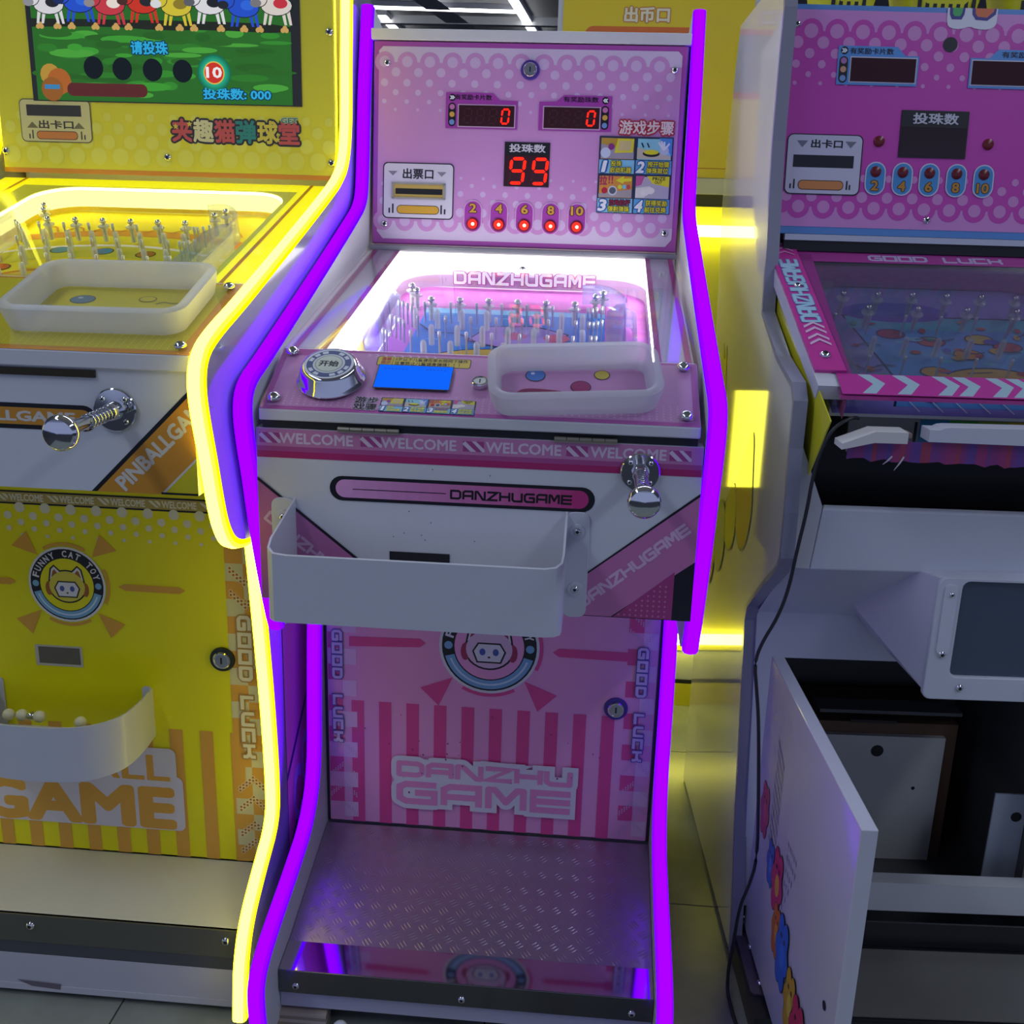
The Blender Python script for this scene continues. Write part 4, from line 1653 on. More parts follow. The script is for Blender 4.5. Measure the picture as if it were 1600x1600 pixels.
    a.disc(.214, .176, .0130, bk, 20, .0105).up().disc(.214, .176, .0115, pr('#d9c62a'), 20, .009)
    a.line(chaikin([(.232, .159), (.24, .169), (.248, .164), (.262, .164), (.27, .168), (.274, .159)], 2), .0018, bk)
    a.build('control_print', shelf)
    b = MB(CF)
    b.box((-.336, 0, .0005), (.336, .246, .003), clear((.98, .98, .95), .02, .6))
    b.build('acrylic_cover', shelf)
    for u, v in ((.318, .019), (.318, .225), (-.318, .019), (-.318, .225)):
        screw(shelf, CF, u, v, .0085, .003)
    # ---- plunger board
    BF = front(-.080)
    b = MB(BF)
    b.box((-.336, .898, -.03), (.336, 1.0645, 0), WHITE_METAL)
    brd = b.build('front_board', root)
    b = MB(BF)
    b.box((-.25, 1.0525, .0005), (.207, 1.0625, .004), mat((.06, .05, .03), .35, .7))
    b.build('hinge', brd)
    a = Art(BF, base=.0004)
    dk, org2, wl = pr('#15171a'), pr('#cf8f2c'), pr('#d8d2c8')
    a.rr(-.20, .9795, .203, 1.0145, .017, dk).up().rr(-.193, .9855, .196, 1.0085, .0115, org2).up()
    a.techno('PINBALLGAME'.replace('P', 'P'), 0, 0, .001, .001, wl) if False else None
    a.text('PINBALLGAME', -.02, .9905, .173, 1.0035, wl, .04)
    a.poly([(.336, 1.046), (.336, 1.0385), (.196, .898), (.188, .898)], dk)
    a.poly([(.336, 1.0385), (.336, .948), (.286, .898), (.196, .898)], org2)
    a.poly([(.336, .946), (.336, .898), (.288, .898)], pr('#d2c61c')).up()
    a.poly([(.336, .9500), (.336, .9460), (.288, .898), (.284, .898)], wl)
    a.poly([(.285, .901), (.336, .901), (.336, .898), (.285, .898)], dk).up()
    ang = math.atan2(.092, .095)
    a.text('PINBALLGAME', .205, .9575, .377, .9775, wl, .04, rot=ang)
    a.poly([(-.336, 1.046), (-.336, .948), (-.286, .898), (-.188, .898)], org2)
    a.build('board_print', brd)
    pf = Fr((.231, -.080, 1.011), (1, 0, 0), (0, 0, 1))
    b = MB(pf)
    b.lathe([(.0290, 0), (.0290, .0045), (.0275, .006), (.0125, .0062), (.0110, .022), (.0095, .024)], CHROME, seg=32)
    plg = b.build('plunger', brd, 40)
    for k in range(4):
        t = math.radians(45 + 90 * k)
        screw(plg, pf, .021 * math.cos(t), .021 * math.sin(t), .0036, .006)
    b = MB(pf)
    b.lathe([(.0056, .02), (.0056, .09), (.0082, .091), (.0090, .128), (.0090, .14)], CHROME, seg=20)
    b.build('plunger_rod', plg, 40)
    b = MB(pf)
    b.tube([(.0088 * math.cos(k * .7), .0088 * math.sin(k * .7), .022 + k * .00105) for k in range(62)], .0016, CHROME, 6)
    b.build('spring', plg, 60)
    b = MB(pf)
    b.lathe([(.009, .138), (.0160, .1395), (.0205, .143), (.0220, .148), (.0215, .1535), (.0185, .1575), (.0175, .158), (.004, .1595), (.0005, .1597)], CHROME, (0, 0, 0), 32)
    b.build('plunger_knob', plg, 50)
    # ---- door
    DF = front(.17)
    b = MB(DF)
    b.box((-.335, .158, -.02), (.335, .905, -.004), DARK)
    b.box((-.334, .160, -.004), (.3345, .900, 0), pr((.86, .80, .0)))
    door = b.build('cupboard_door', root, bevel=.0015)
    a = Art(DF, base=.0005)
    T = lambda x14: (x14 + .70) - .016          # measured on a plane a little nearer
    cream, grey = pr('#d9d2a4'), pr('#e3e0cc')
    a.rect(-.334, .7995, .334, .8165, pr('#b8a45a')).rect(-.334, .8165, .334, .8195, dk).rect(-.334, .7965, .334, .7995, dk).up()
    for k in range(8):
        x = -.330 + k * .0845
        a.text('WELCOME', x, .8025, x + .0565, .8135, grey, .035)
        a.poly([(x + .062, .8135), (x + .068, .8135), (x + .080, .8025), (x + .074, .8025)], grey)
        a.poly([(x + .072, .8135), (x + .078, .8135), (x + .082, .810), (x + .082, .804)], grey)
    for z, r, h in ((.7915, .0088, 0), (.7775, .0068, 1), (.7665, .0056, 0), (.7555, .0045, 1), (.744, .0033, 0)):
        x = -.318 + (.0215 if h else 0)
        while x < .30:
            a.disc(x, z, r, grey, 14)
            x += .0428
    x = .159
    for k in range(-9, 3):
        x = .163 + k * .0535
        a.rect(x, .160, x + .0235, .4095, org)
    for k in range(19):
        for c in range(2):
            a.rect(.275 + c * .030, .162 + k * .0307, .305 + c * .030, .1927 + k * .0307, (org, cream)[(k + c) % 2])
    a.up()
    pd, pc = pr('#b5742a'), pr('#efe9c8')
    for (z, s) in ((.178, 1), (.212, 1), (.262, 1), (.30, 1), (.66, -1), (.70, -1)):
        for k in range(9):
            for j in range(2):
                px, pz = .283 + k * .0058, z + (k if k < 5 else 8 - k) * .0052 * s + j * .0062
                a.disc(px, pz, .0034, pc, 10)
        a.up()
        for k in range(9):
            for j in range(2):
                px, pz = .283 + k * .0058, z + (k if k < 5 else 8 - k) * .0052 * s + j * .0062
                a.disc(px, pz, .0024, pd, 10)
        a.up(-1)
    a.up(2)
    ec = (.007, .662)
    badge_rays(a, ec[0], ec[1], .064, org)
    for sx in (-1, 1):
        a.poly([(ec[0] + sx * .087, ec[1] + .001), (ec[0] + sx * .098, ec[1] + .0065), (ec[0] + sx * .19, ec[1] + .0060), (ec[0] + sx * .20, ec[1] + .0005), (ec[0] + sx * .19, ec[1] - .0055), (ec[0] + sx * .098, ec[1] - .0050)], org)
    a.up()
    emblem(a, ec[0], ec[1], .062, pr((.86, .80, .0)), pr('#a8622a'), pr('#e0d24a'))
    ow = pr('#d9d4e0')
    # two-line name with a heavy white border
    a.poly(rrect(-.20, .212, .182, .318, .012), ow).rr(-.20, .30, .172, .372, .012, ow).up()
    a.text('PINBALL', -.18, .310, .158, .357, org, .02)
    a.text('GAME', -.192, .218, .160, .292, org, .05)
    a.build('door_print', door)
    g = Art(DF, base=.0024)
    gl, gb = pr('#e3dcc4'), pr('#b08a4a')
    for word, z0 in (('GOOD', .612), ('LUCK', .468)):
        for k, ch in enumerate(word):
            zz = z0 - k * .0300
            g.techno(ch, .303 - .0135, zz - .012, .303 + .0135, zz + .012, gl, wt=.26, grow=.002, gm=gb, rot=-math.pi / 2)
        g.build('good_luck_lettering', door)
        g = Art(DF, base=.0024)
    b = MB(DF)
    b.box((-.060, .514, .0004), (.022, .5515, .001), mat((.55, .53, .45), .4))
    b.box((-.054, .5185, .001), (.018, .5485, .0014), mat((.14, .13, .10), .5))
    b.build('ball_slot', door)
    lock(door, DF, .264, .5455, .0135, mat((.02, .03, .025), .4))
    # ---- round-cornered catch tray
    tm = mat((.60, .615, .68), .34, coat=.2)
    b = MB()
    half = chaikin([(.138, .17), (.138, .115), (.128, .065), (.085, .03), (.03, .022), (0, .022)], 2)
    pts = half + [(-x, y) for x, y in half[::-1][1:]]
    L, Rr = offset_path(pts, .0015)
    n = len(pts)
    zt = lambda y: .4785 + (y - .02) * .03
    zb = lambda y: .3835 + (y - .02) * .08
    vs = [(x, y, zb(y)) for x, y in L] + [(x, y, zb(y)) for x, y in Rr] + [(x, y, zt(y)) for x, y in L] + [(x, y, zt(y)) for x, y in Rr]
    fs = []
    for i in range(n - 1):
        fs += [(i, i + 1, 2 * n + i + 1, 2 * n + i), (n + i + 1, n + i, 3 * n + i, 3 * n + i + 1), (2 * n + i, 2 * n + i + 1, 3 * n + i + 1, 3 * n + i), (i + 1, i, n + i, n + i + 1)]
    b.add(vs, fs, tm)
    b.add([(x, y, zb(y) + .0035) for x, y in pts], [tuple(range(n))], tm)
    b.add([(x, y, zb(y) + .0005) for x, y in pts], [tuple(range(n))], tm)
    tr = b.build('catch_tray', root, 35)
    for sx in (-1, 1):
        b = MB(DF)
        xa, xb = sorted((sx * .122, sx * .138))
        b.prism(rrect(xa, .395, xb, .487, .006), .0008, .0032, tm)
        b.build('mounting_flange', tr)
    # ---- foot shelf and kick bar
    b = MB()
    b.box((-.336, -.010, .130), (.336, .17, .1575), mat((.62, .61, .58), .42))
    b.build('foot_shelf', root)
    KF = front(-.012)
    b = MB(KF)
    b.box((-.336, .107, -.006), (.336, .1575, 0.001), mat((.15, .15, .13), .3, .5))
    kb = b.build('kick_bar', root)
    for u in (-.329, -.012, .313):
        screw(kb, KF, u, .1385, .0075, .001)
    b = MB(KF)
    b.box((-.336, .083, -.01), (.336, .107, 0), mat((.07, .075, .09), .4))
    b.build('dark_band', root)
    b = MB(KF)
    b.box((-.336, .012, -.02), (.336, .083, .001), mat((.52, .51, .58), .4))
    bb = b.build('base_board', root)
    b = MB(KF)
    b.box((-.336, .0125, .0012), (.336, .0245, .0022), mat((.56, .55, .6), .4))
    b.build('edge_tape', bb)
    a = Art(KF, base=.0026)
    a.poly([(-.045, .0320), (.03, .0290), (.028, .0185), (-.02, .0215)], mat('#6f6671', .6))
    a.build('scuff', bb)
    for x in (-.31, .27):
        for y in (.05, .82):
            b = MB()
            b.box((x, y, .0), (x + .04, y + .04, .018), BLACK)
            b.build('foot', root)
    return root


yellow_machine()
acrylic_tray('frosted acrylic ball dish on the yellow control shelf', slope((-.085, 1.088), (.15, 1.161), -.70), .185, .132, math.radians(1.0), .258, .185, FROST, .036)


def marble(loc, r, m, name, label, cat, group):
    b = MB()
    b.ball((0, 0, 0), r, m, 20, 12)
    o = b.build(name, None, 80)
    o.location = loc
    return tag(o, label, cat, group)


PB_ = mat((.78, .74, .55), .35)
TRZ = .3870
for (x, y, r, lab) in ((-.716, .085, .0098, 'cream plastic ball right of the steel ball in the yellow tray'),
                       (-.746, .086, .0098, 'cream plastic ball left of the steel ball in the yellow tray'),
                       (-.768, .085, .0098, 'cream plastic ball at the left frame edge in the yellow tray'),
                       (-.642, .075, .0098, 'cream plastic ball alone at the right end of the yellow tray')):
    marble((x, y, .463), r, PB_, 'plastic_ball', lab, 'ball', 'balls in the yellow tray')
marble((-.731, .088, .462), .0075, CHROME, 'steel_ball', 'shiny steel ball between two cream balls in the yellow tray', 'ball', 'balls in the yellow tray')
marble((-.197, -.040, .0125), .0125, mat((.75, .75, .76), .35), 'plastic_ball', 'white plastic ball on the floor under the pink machine', 'ball', None)

t = thing('plywood_shim', 'layered plywood strip lying under the left end of the kick board', 'shim', (-.266, -.036, 0))
for k, c in enumerate(((.46, .38, .30), (.30, .24, .19), (.50, .42, .34), (.28, .22, .18), (.46, .38, .31))):
    b = MB()
    b.box((-.045, 0, .0062 * k), (.045, .03, .0062 * (k + 1)), mat(c, .6))
    b.build('ply', t)
#==RIGHT==
# ------------------------------------------------------------------ white and magenta machine (right), its lower door open
def white_machine():
    root = thing('pinball_machine', 'white and magenta pinball arcade machine standing open with its lower door swung out, unlit', 'arcade machine',
                 (.447, .22, 0), math.radians(3.4), 'pinball machines in the row')
    PATH = [(.390, 1.650), (.275, 1.636), (.258, 1.60), (.260, 1.516), (.256, 1.397), (.244, 1.316), (.223, 1.213), (.213, 1.120), (.071, 1.063), (-.040, 1.040), (-.060, 1.018), (-.060, .948),
            (-.073, .852), (-.077, .783), (-.058, .756), (.027, .698), (.116, .630), (.125, .600), (.091, .453), (.059, .282), (.011, .119), (-.005, .015)]
    TM = mat((.27, .27, .33), .35, coat=.2)
    side_m = mat((.76, .75, .72), .06, coat=.6)
    for x0 in (0.0, .559):
        b = MB(Fr((0, 0, 0), (0, 1, 0), (0, 0, 1)))
        back = [(.61, .005), (.61, .80), (.71, 1.30), (.68, 1.56), (.66, 1.632), (.49, 1.645)]
        b.prism([(q[0] + .004, q[1]) for q in PATH] + back, x0, x0 + .018, side_m)
        p = b.build('side_panel', root)
        L, Rr = offset_path(PATH, .0045)
        b = MB()
        k = len(PATH)
        vs = [(x0 - .0015, *q) for q in L] + [(x0 + .0195, *q) for q in L] + [(x0 - .0015, *q) for q in Rr] + [(x0 + .0195, *q) for q in Rr]
        fs = []
        for i in range(k - 1):
            for a_, c_ in ((0, k), (k, 3 * k), (3 * k, 2 * k), (2 * k, 0)):
                fs.append((a_ + i, a_ + i + 1, c_ + i + 1, c_ + i))
        b.add(vs, fs, TM)
        b.build('edge_trim', p)
        if x0 == 0:
            # big faded stickers of generic cartoon beasts on the glossy side
            a = Art(Fr((-.0002, 0, 0), (0, -1, 0), (0, 0, 1)), base=.0003)
            rim = pg('#a09c84')
            def blob(pts, c):
                s_ = chaikin(pts + [pts[0]], 2)[:-1]
                cx, cy = sum(p_[0] for p_ in s_) / len(s_), sum(p_[1] for p_ in s_) / len(s_)
                a.poly([(cx + (x - cx) * 1.08, cy + (y - cy) * 1.05) for x, y in s_], rim).up().poly(s_, pg(c)).up()
            blob([(-.56, .98), (-.545, 1.035), (-.53, .985), (-.515, 1.035), (-.50, .97), (-.47, .90), (-.46, .80), (-.50, .74), (-.55, .76), (-.57, .88)], '#d9c84c')
            blob([(-.60, .78), (-.52, .79), (-.47, .70), (-.50, .62), (-.60, .64)], '#d9b36a')
            blob([(-.30, .80), (-.22, .90), (-.19, .92), (-.17, .84), (-.15, .78), (-.19, .70), (-.26, .70)], '#dc9a50')
            blob([(-.38, .74), (-.33, .80), (-.28, .77), (-.28, .69), (-.33, .655), (-.38, .68)], '#d2c83c')
            blob([(-.47, .70), (-.42, .74), (-.37, .71), (-.37, .62), (-.42, .58), (-.47, .61)], '#7f9a98')
            blob([(-.55, .62), (-.50, .68), (-.46, .65), (-.46, .56), (-.51, .52), (-.55, .55)], '#e07a50')
            blob([(-.62, .55), (-.57, .59), (-.54, .56), (-.55, .47), (-.60, .46)], '#b8b4a8')
            a.build('side_sticker', p)
    b = MB()
    b.box((.018, .56, .02), (.559, .60, 1.600), WHITE)
    b.build('cabinet_back', root)
    b = MB()
    b.box((.018, .312, 1.600), (.559, .60, 1.6125), WHITE)
    b.build('top_board', root)
    # ---- display panel
    PF = slope((.27, 1.25), (.31, 1.63))
    b = MB(PF)
    b.box((.019, .0, -.018), (.558, .366, 0), pr('#5b8fd2'))
    pan = b.build('display_panel', root)
    blue, lpk, mag, dot, dk = pr('#5b98dc'), pr('#d88fd0'), pr('#cc44b0'), pr('#d78fcb'), pr('#171320')
    a = Art(PF)
    a.rect(.019, .012, .558, .358, lpk).up()
    a.rect(.019, .045, .558, .325, mag).up()
    for y in (.325, .045):
        x = .0135
        while x < .56:
            a.disc(max(.03, min(.545, x)), y, .0195 if .03 < x < .545 else .011, mag, 18)
            x += .0425
    a.up()
    for rows, ys in (((.0115, .0098, .008, .0066, .0048, .0034), (.325, .307, .290, .273, .257, .243)), ((.0105, .009, .0075, .006), (.045, .062, .078, .093))):
        for k, (r, y) in enumerate(zip(rows, ys)):
            x = .0135 + (.0212 if k % 2 else 0)
            while x < .55:
                if x > .03:
                    a.disc(x, y, r, dot, 16)
                x += .0425
    a.build('panel_print', pan)
    # the tail of a big outlined sticker hanging from the top edge
    a = Art(PF, base=.0016)
    a.poly(chaikin([(.276, .366), (.2765, .340), (.284, .334), (.30, .333), (.314, .338), (.325, .334), (.345, .333), (.357, .339), (.358, .352), (.358, .366)], 1), pr('#e3e0ea')).up()
    a.poly([(.2795, .366), (.280, .356), (.284, .348), (.300, .348), (.304, .356), (.305, .366)], pr('#3a2f86'))
    a.poly([(.316, .366), (.317, .356), (.323, .348), (.342, .347), (.355, .357), (.356, .366)], pr('#3a2f86')).up()
    a.poly([(.2845, .366), (.285, .357), (.288, .353), (.297, .353), (.300, .358), (.301, .366)], pr('#3fae5c'))
    a.poly([(.321, .366), (.322, .358), (.326, .353), (.341, .352), (.351, .361), (.352, .366)], pr('#e0703c'))
    a.build('sticker', pan)
    b = MB(PF)
    b.lathe([(.0118, .0010), (.0118, .0016)], BLACK, (.286, .309, 0), 24)
    b.build('lock_hole', pan)
    for u, v in ((.032, .335), (.021, .029), (.275, .028), (.546, .335), (.546, .029)):
        screw(pan, PF, u, v, .0062)
    for k, (x0, x1, pts, word, tx0, tx1, cx) in enumerate((
            (.1255, .2320, [(.103, .303), (.200, .303), (.214, .289), (.237, .289), (.236, .242), (.103, .242)], '有奖励卡片数', .122, .194, .113),
            (.3255, .4320, [(.321, .289), (.352, .289), (.366, .303), (.455, .303), (.455, .242), (.321, .242)], '有奖励珠数', .372, .440, .4465))):
        a = Art(PF, base=.0022)
        a.poly(pts, blue).up()
        a.rr(cx - .0072, .2445, cx + .0072, .2865, .0072, dk).disc(cx, .2955, .0064, dk, 14).up()
        a.text('»' if k == 0 else '«', cx - .004, .2925, cx + .004, .2985, pr('#e8e8ee'), .04)
        for q, cc in ((.2795, '#b57bb0'), (.2660, '#d9a07a'), (.2520, '#7f9fd2')):
            a.disc(cx, q, .005, pr(cc), 12)
        a.text(word, tx0, .2905, tx1, .3000, dk, .02)
        a.rect(x0 - .0022, .2455, x1 + .0022, .2865, pr('#d3cfe0'))
        pl = a.build('counter_surround', pan)
        b = MB(PF)
        b.box((x0, .2475, .0), (x1, .2845, .0034), mat((.05, .012, .016), .12, coat=.6))
        b.build('digit_counter', pan)
    b = MB(PF)
    b.box((.2165, .129, .0), (.3285, .2045, .0026), BLACK)
    big = b.build('ball_counter', pan)
    b = MB(PF)
    b.box((.2185, .131, .0), (.3265, .178, .0031), mat((.035, .018, .022), .12, coat=.6))
    b.build('counter_window', big)
    a = Art(PF, base=.0034)
    a.text('投珠数', .236, .183, .311, .2000, pr('#cfccd6'), .025)
    a.build('counter_lettering', big)
    a = Art(PF, base=.0022)
    a.rr(.0295, .0645, .1565, .1625, .010, dk).up().rr(.0312, .0662, .1548, .1608, .009, pr('#cfcbdc')).up()
    for x in (.055, .145 - .009):
        a.poly([(x - .0095, .1515), (x + .0095, .1515), (x, .1405)], pr('#7c7888'))
    a.text('出卡口', .0700, .1405, .122, .1535, dk, .03)
    a.rect(.0415, .1085, .143, .1285, dk)
    a.rr(.0520, .0720, .1290, .0880, .0075, pr('#5a3820')).up().rr(.0533, .0733, .1277, .0867, .0065, pr('#d88a4a'))
    for x, h in ((.0395, .008), (.0455, .0155), (.1345, .0145), (.1395, .008)):
        a.rect(x - .0013, .0735, x + .0013, .0735 + h, dk)
    a.build('card_outlet', pan)
    for x, n_ in ((.1815, '2'), (.227, '4'), (.272, '6'), (.3175, '8'), (.363, '10')):
        a = Art(PF, base=.0022)
        a.rr(x - .0172, .0665, x + .0172, .1205, .0165, pr('#cfd2e6')).up().rr(x - .0152, .0685, x + .0152, .1185, .0148, pr('#4a93cf')).up()
        w_ = .0055 if n_ != '10' else .0095
        a.text(n_, x - w_, .0745, x + w_, .0895, pr('#c98a2c'), .03, .06, pr('#3a3226'))
        pl = a.build('score_plate', pan)
        b = MB(PF)
        b.lathe([(.0092, .002), (.0088, .0036), (.006, .0052), (.001, .0058)], mat((.16, .012, .02), .3), (x, .1045, 0), 18)
        b.build('indicator_lamp', pl, 40)
    for x in (.183, .365):
        b = MB(PF)
        b.lathe([(.0092, .001), (.0088, .0030), (.006, .0046), (.001, .0052)], mat((.18, .014, .02), .3), (x, .1535, 0), 18)
        b.build('indicator_lamp', pan, 40)
    # metal rail and dark gap below the panel
    b = MB()
    b.box((.036, .262, 1.2395), (.558, .275, 1.2495), mat((.62, .62, .66), .3, .7))
    b.build('metal_trim', root)
    b = MB()
    b.box((.036, .266, 1.222), (.558, .29, 1.2395), BLACK)
    b.build('shadow_gap', root)
    # ---- playfield
    GF = slope((-.09, 1.035), (.285, 1.225), .275)
    def art(bed, fr, depth):
        a = Art(fr, base=-depth - .0028)
        bk, lil, teal, sky = pm('#27304f'), pm('#8f88cf'), pm('#4fb3c8'), pm('#5f9fe0')
        a.rect(-.215, .02, .22, .40, lil).up()
        a.poly([(-.15, .29), (.2, .29), (.2, .04), (-.12, .04), (-.10, .10), (-.115, .16)], bk).up()
        a.poly([(-.146, .286), (.2, .286), (.2, .04), (-.116, .04), (-.096, .10), (-.111, .16)], sky).up()
        a.rect(-.145, .25, .2, .286, teal)
        a.poly(ell(-.06, .30, .09, .03, 24), pm('#5a5ac0'))
        for i in range(26):
            a.disc(random.uniform(-.09, .18), random.uniform(.06, .24), random.uniform(.008, .02), pm(random.choice(['#4fb0d2', '#6aa8e8', '#5cc4cf'])), 10, .003)
        a.up()
        for x, y, c in ((-.08, .235, '#b23a4a'), (-.02, .215, '#c9603c'), (.06, .225, '#d2b83a'), (.10, .205, '#b8364a'), (-.035, .13, '#d0a030'), (.13, .14, '#3fae8a'), (.03, .18, '#d98a3a')):
            a.disc(x, y, .024, bk, 18, .015).up().disc(x, y, .0215, pm(c), 18, .0125).up()
        a.poly(ell(.05, .10, .085, .045, 28), bk).up().poly(ell(.05, .10, .081, .041, 28), pm('#d9a83a')).up()
        for x in (.01, .085):
            a.disc(x, .10, .02, pm('#e8e2d8'), 18, .016).up().disc(x + .006, .098, .008, bk, 12)
        a.poly([(.035, .075), (.065, .075), (.06, .10), (.04, .10)], pm('#e2a8b2'))
        a.line(chaikin([(-.12, .09), (-.06, .075), (-.02, .09), (0, .06)], 2), .004, bk)
        for i in range(46):
            x, y = random.uniform(-.19, .20), random.uniform(.05, .28)
            a.disc(x, y, random.uniform(.005, .013), pm(random.choice(['#b23a4a', '#d2a03a', '#3fae8a', '#5a5ac0', '#7fc4d8', '#c9603c'])), 9, random.uniform(.003, .008))
            if i % 3 == 0:
                a.line(chaikin([(x, y), (x + .02, y + random.uniform(-.015, .015)), (x + .04, y + random.uniform(-.01, .01))], 2), .0022, bk)
        a.up()
        for i in range(9):
            a.line([(-.10 + i * .035, .065), (-.085 + i * .035, .025)], .002, pm('#d6dbe6'))
        a.build('playfield_print', bed)
        b = MB(fr)
        b.prism([(-.215, .03), (-.17, .03), (-.195, .30), (-.215, .30)], -depth + .002, -.008, GUIDE)
        b.build('left_guide', bed)
    pegs = []
    for k in range(7):
        pegs += [('ball_post', -.155 + k * .056, .286), ('pin', -.18 + k * .056, .225), ('sleeve_post', -.13 + k * .05, .165), ('pin', -.15 + k * .054, .11)]
    for k in range(5):
        pegs.append(('ball_post', -.123 + k * .079, .245))
    pit_m = mat((.40, .10, .30), .35)
    bed = playfield(root, GF, -.205, .215, .375, .215, .425, art, mat((.30, .06, .22), .35), None, pit_m, mat((.42, .12, .32), .35), pegs, depth=.045, unlit=True, bed_x=(-.215, .25), bed_y=.035)
    b = MB(GF)
    b.box((-.218, 0, .0), (.25, .42, .003), clear((.86, .86, .88), .03, .6, .16, (.42, .40, .46)))
    cov = b.build('playfield_cover', root)
    cmag, pale = pr('#c43a98'), pr('#a9c4cf')
    a = Art(GF, base=.0034)
    a.rect(-.215, -.002, .25, .048, cmag).rect(-.215, .372, .25, .425, pr('#a8408f')).rect(-.222, .048, -.192, .395, pr('#93387f')).up()
    for x, tall in ((-.17, 1), (-.12, 1), (-.062, .7), (-.032, .7), (.016, .7), (.046, .7), (.095, 1), (.15, 1)):
        a.poly([(x - .014, .047), (x + .004, .047), (x + .022, .026), (x + .004, .001), (x - .016, .001), (x + .004, .024)], pale)
    a.techno('GOOD LUCK', -.097, .378, .130, .397, pr('#b9a8cc'), wt=.25, gap=.3)
    a.build('cover_print', cov)
    b = MB(GF)
    b.box((-.216, -.003, -.006), (.25, .049, .0), cmag)
    b.build('cover_edge', cov)
    # the slanted lettered rail on the left of the field
    b = MB(GF)
    def railq(s0, s1, w0, w1, m, i0=0.0):
        xl = lambda s: -.263 + .017 * (1 - (s - .02) / .36) + i0
        vs = [(xl(s0), s0, w0), (xl(s0) + .049 - 2 * i0, s0, w0), (xl(s1) + .049 - 2 * i0, s1, w0), (xl(s1), s1, w0)]
        vs += [(x, y, w1) for x, y, _ in vs]
        b.add(vs, [(3, 2, 1, 0), (4, 5, 6, 7), (0, 1, 5, 4), (1, 2, 6, 5), (2, 3, 7, 6), (3, 0, 4, 7)], m)
    railq(.018, .425, -.022, .002, mat((.62, .62, .66), .35))
    rail = b.build('side_rail', root)
    b = MB(GF)
    railq(.050, .425, .002, .0075, pr('#c93a98'), .0015)
    b.build('rail_cover', rail)
    a = Art(GF, base=.0082)
    cx = lambda s: -.263 + .017 * (1 - (s - .02) / .36) + .0245
    a.techno('DANZHUGAME', cx(.272) - .096, .272 - .0155, cx(.272) + .096, .272 + .0155, pr('#a9cfe2'), wt=.17, gap=.34, grow=.0013, gm=pr('#5f86b8'), rot=math.pi / 2 + .045)
    for s_ in (.118, .132, .150, .164):
        c0 = cx(s_)
        a.poly([(c0 - .016, s_ - .005), (c0, s_ + .008), (c0 + .016, s_ - .005), (c0 + .016, s_ + .001), (c0, s_ + .014), (c0 - .016, s_ + .001)], pr('#e0bcd8'))
    for s_ in (.385, .398, .411):
        c0 = cx(s_)
        a.poly([(c0 - .016, s_ - .004), (c0, s_ + .006), (c0 + .016, s_ - .004), (c0 + .016, s_), (c0, s_ + .011), (c0 - .016, s_)], pr('#d989c0'))
    a.build('rail_print', rail)
    screw(rail, GF, cx(.088), .088, .0082, .008)
    screw(rail, GF, cx(.284), .284, .0062, .008)
    # wall of the playfield box; yellow reflection put into its base colour
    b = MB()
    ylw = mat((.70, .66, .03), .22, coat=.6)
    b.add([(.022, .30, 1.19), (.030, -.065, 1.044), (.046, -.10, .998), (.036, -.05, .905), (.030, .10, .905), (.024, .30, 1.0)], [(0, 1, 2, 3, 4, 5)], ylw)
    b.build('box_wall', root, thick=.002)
    # ---- dark opening and the strips hanging in it
    b = MB()
    b.box((.06, .10, .74), (.558, .12, 1.03), BLACK)
    b.box((.06, -.03, .758), (.558, .11, .765), BLACK)
    b.build('hollow', root)
    b = MB()
    b.box((.105, -.020, .9975), (.53, -.012, 1.0145), mat((.18, .36, .40), .3))
    tl = b.build('coloured_strip', root)
    a = Art(Fr((.0, -.0202, 0), (1, 0, 0), (0, 0, 1)), base=.0003)
    for i in range(24):
        t = i / 23
        a.rect(.118 + i * .0168, .9982, .118 + (i + 1) * .0168, 1.014, mat((.07 + .03 * t, .33 - .03 * t, .50 - .30 * t), .3))
    a.up()
    a.techno('CRAZY MINI', .187, 1.0035, .37, 1.0125, pr('#1f4f58'), wt=.2, gap=.4)
    a.up()
    a.line(chaikin([(.118, 1.0005), (.2, .9995), (.5, .9985)], 2), .0012, dk)
    a.build('strip_print', tl)
    b = MB()
    b.box((.105, .010, .930), (.53, .016, .992), mat((.30, .30, .31), .4))
    fb = b.build('colour_chart', root)
    a = Art(front(.010), base=.0004)
    for i, c in enumerate(('#2a7fae', '#3a9a3c', '#8fa83a', '#c9b13a', '#c07a3a', '#b2453c', '#8f8a90')):
        a.rect(.214 + i * .045, .935, .214 + (i + 1) * .045, .984, pr(c))
    a.rect(.206, .94, .2105, .980, dk)
    a.build('chart_print', fb)
    # the loose shelf board with its torn print
    b = MB()
    vb = [(.056, -.125, .968), (.100, -.118, .989), (.150, -.112, .989), (.53, -.106, .990)]
    pv = [(.050, -.135, .9725), (.098, -.126, .9925), (.145, -.12, .993)]
    lidm = mat((.62, .63, .70), .35)
    b.prism([(.054, .9655), (.099, .9765), (.145, .9765), (.145, .9925), (.099, .9925), (.054, .974)], .10, .14, mat((.70, .68, .64), .4), Fr((0, 0, 0), (1, 0, 0), (0, 0, 1)))
    lid = b.build('loose_shelf', root)
    b = MB(Fr((0, 0, 0), (1, 0, 0), (0, 0, 1)))
    b.prism([(.176, .9795), (.176, .9965), (.190, .9965), (.196, .9995), (.204, 1.0005), (.53, 1.0030), (.53, .9755)], .10, .135, lidm)
    b.build('shelf_lip', lid)
    b = MB(Fr((0, 0, 0), (1, 0, 0), (0, 0, 1)))
    b.box((.145, .983, .105), (.1535, .9895, .13), mat((.30, .20, .17), .5))
    b.build('shelf_bracket', lid)
    # print backing below, ragged lower edge
    rag = [(.058, .9650)]
    random.seed(9)
    x = .066
    low = []
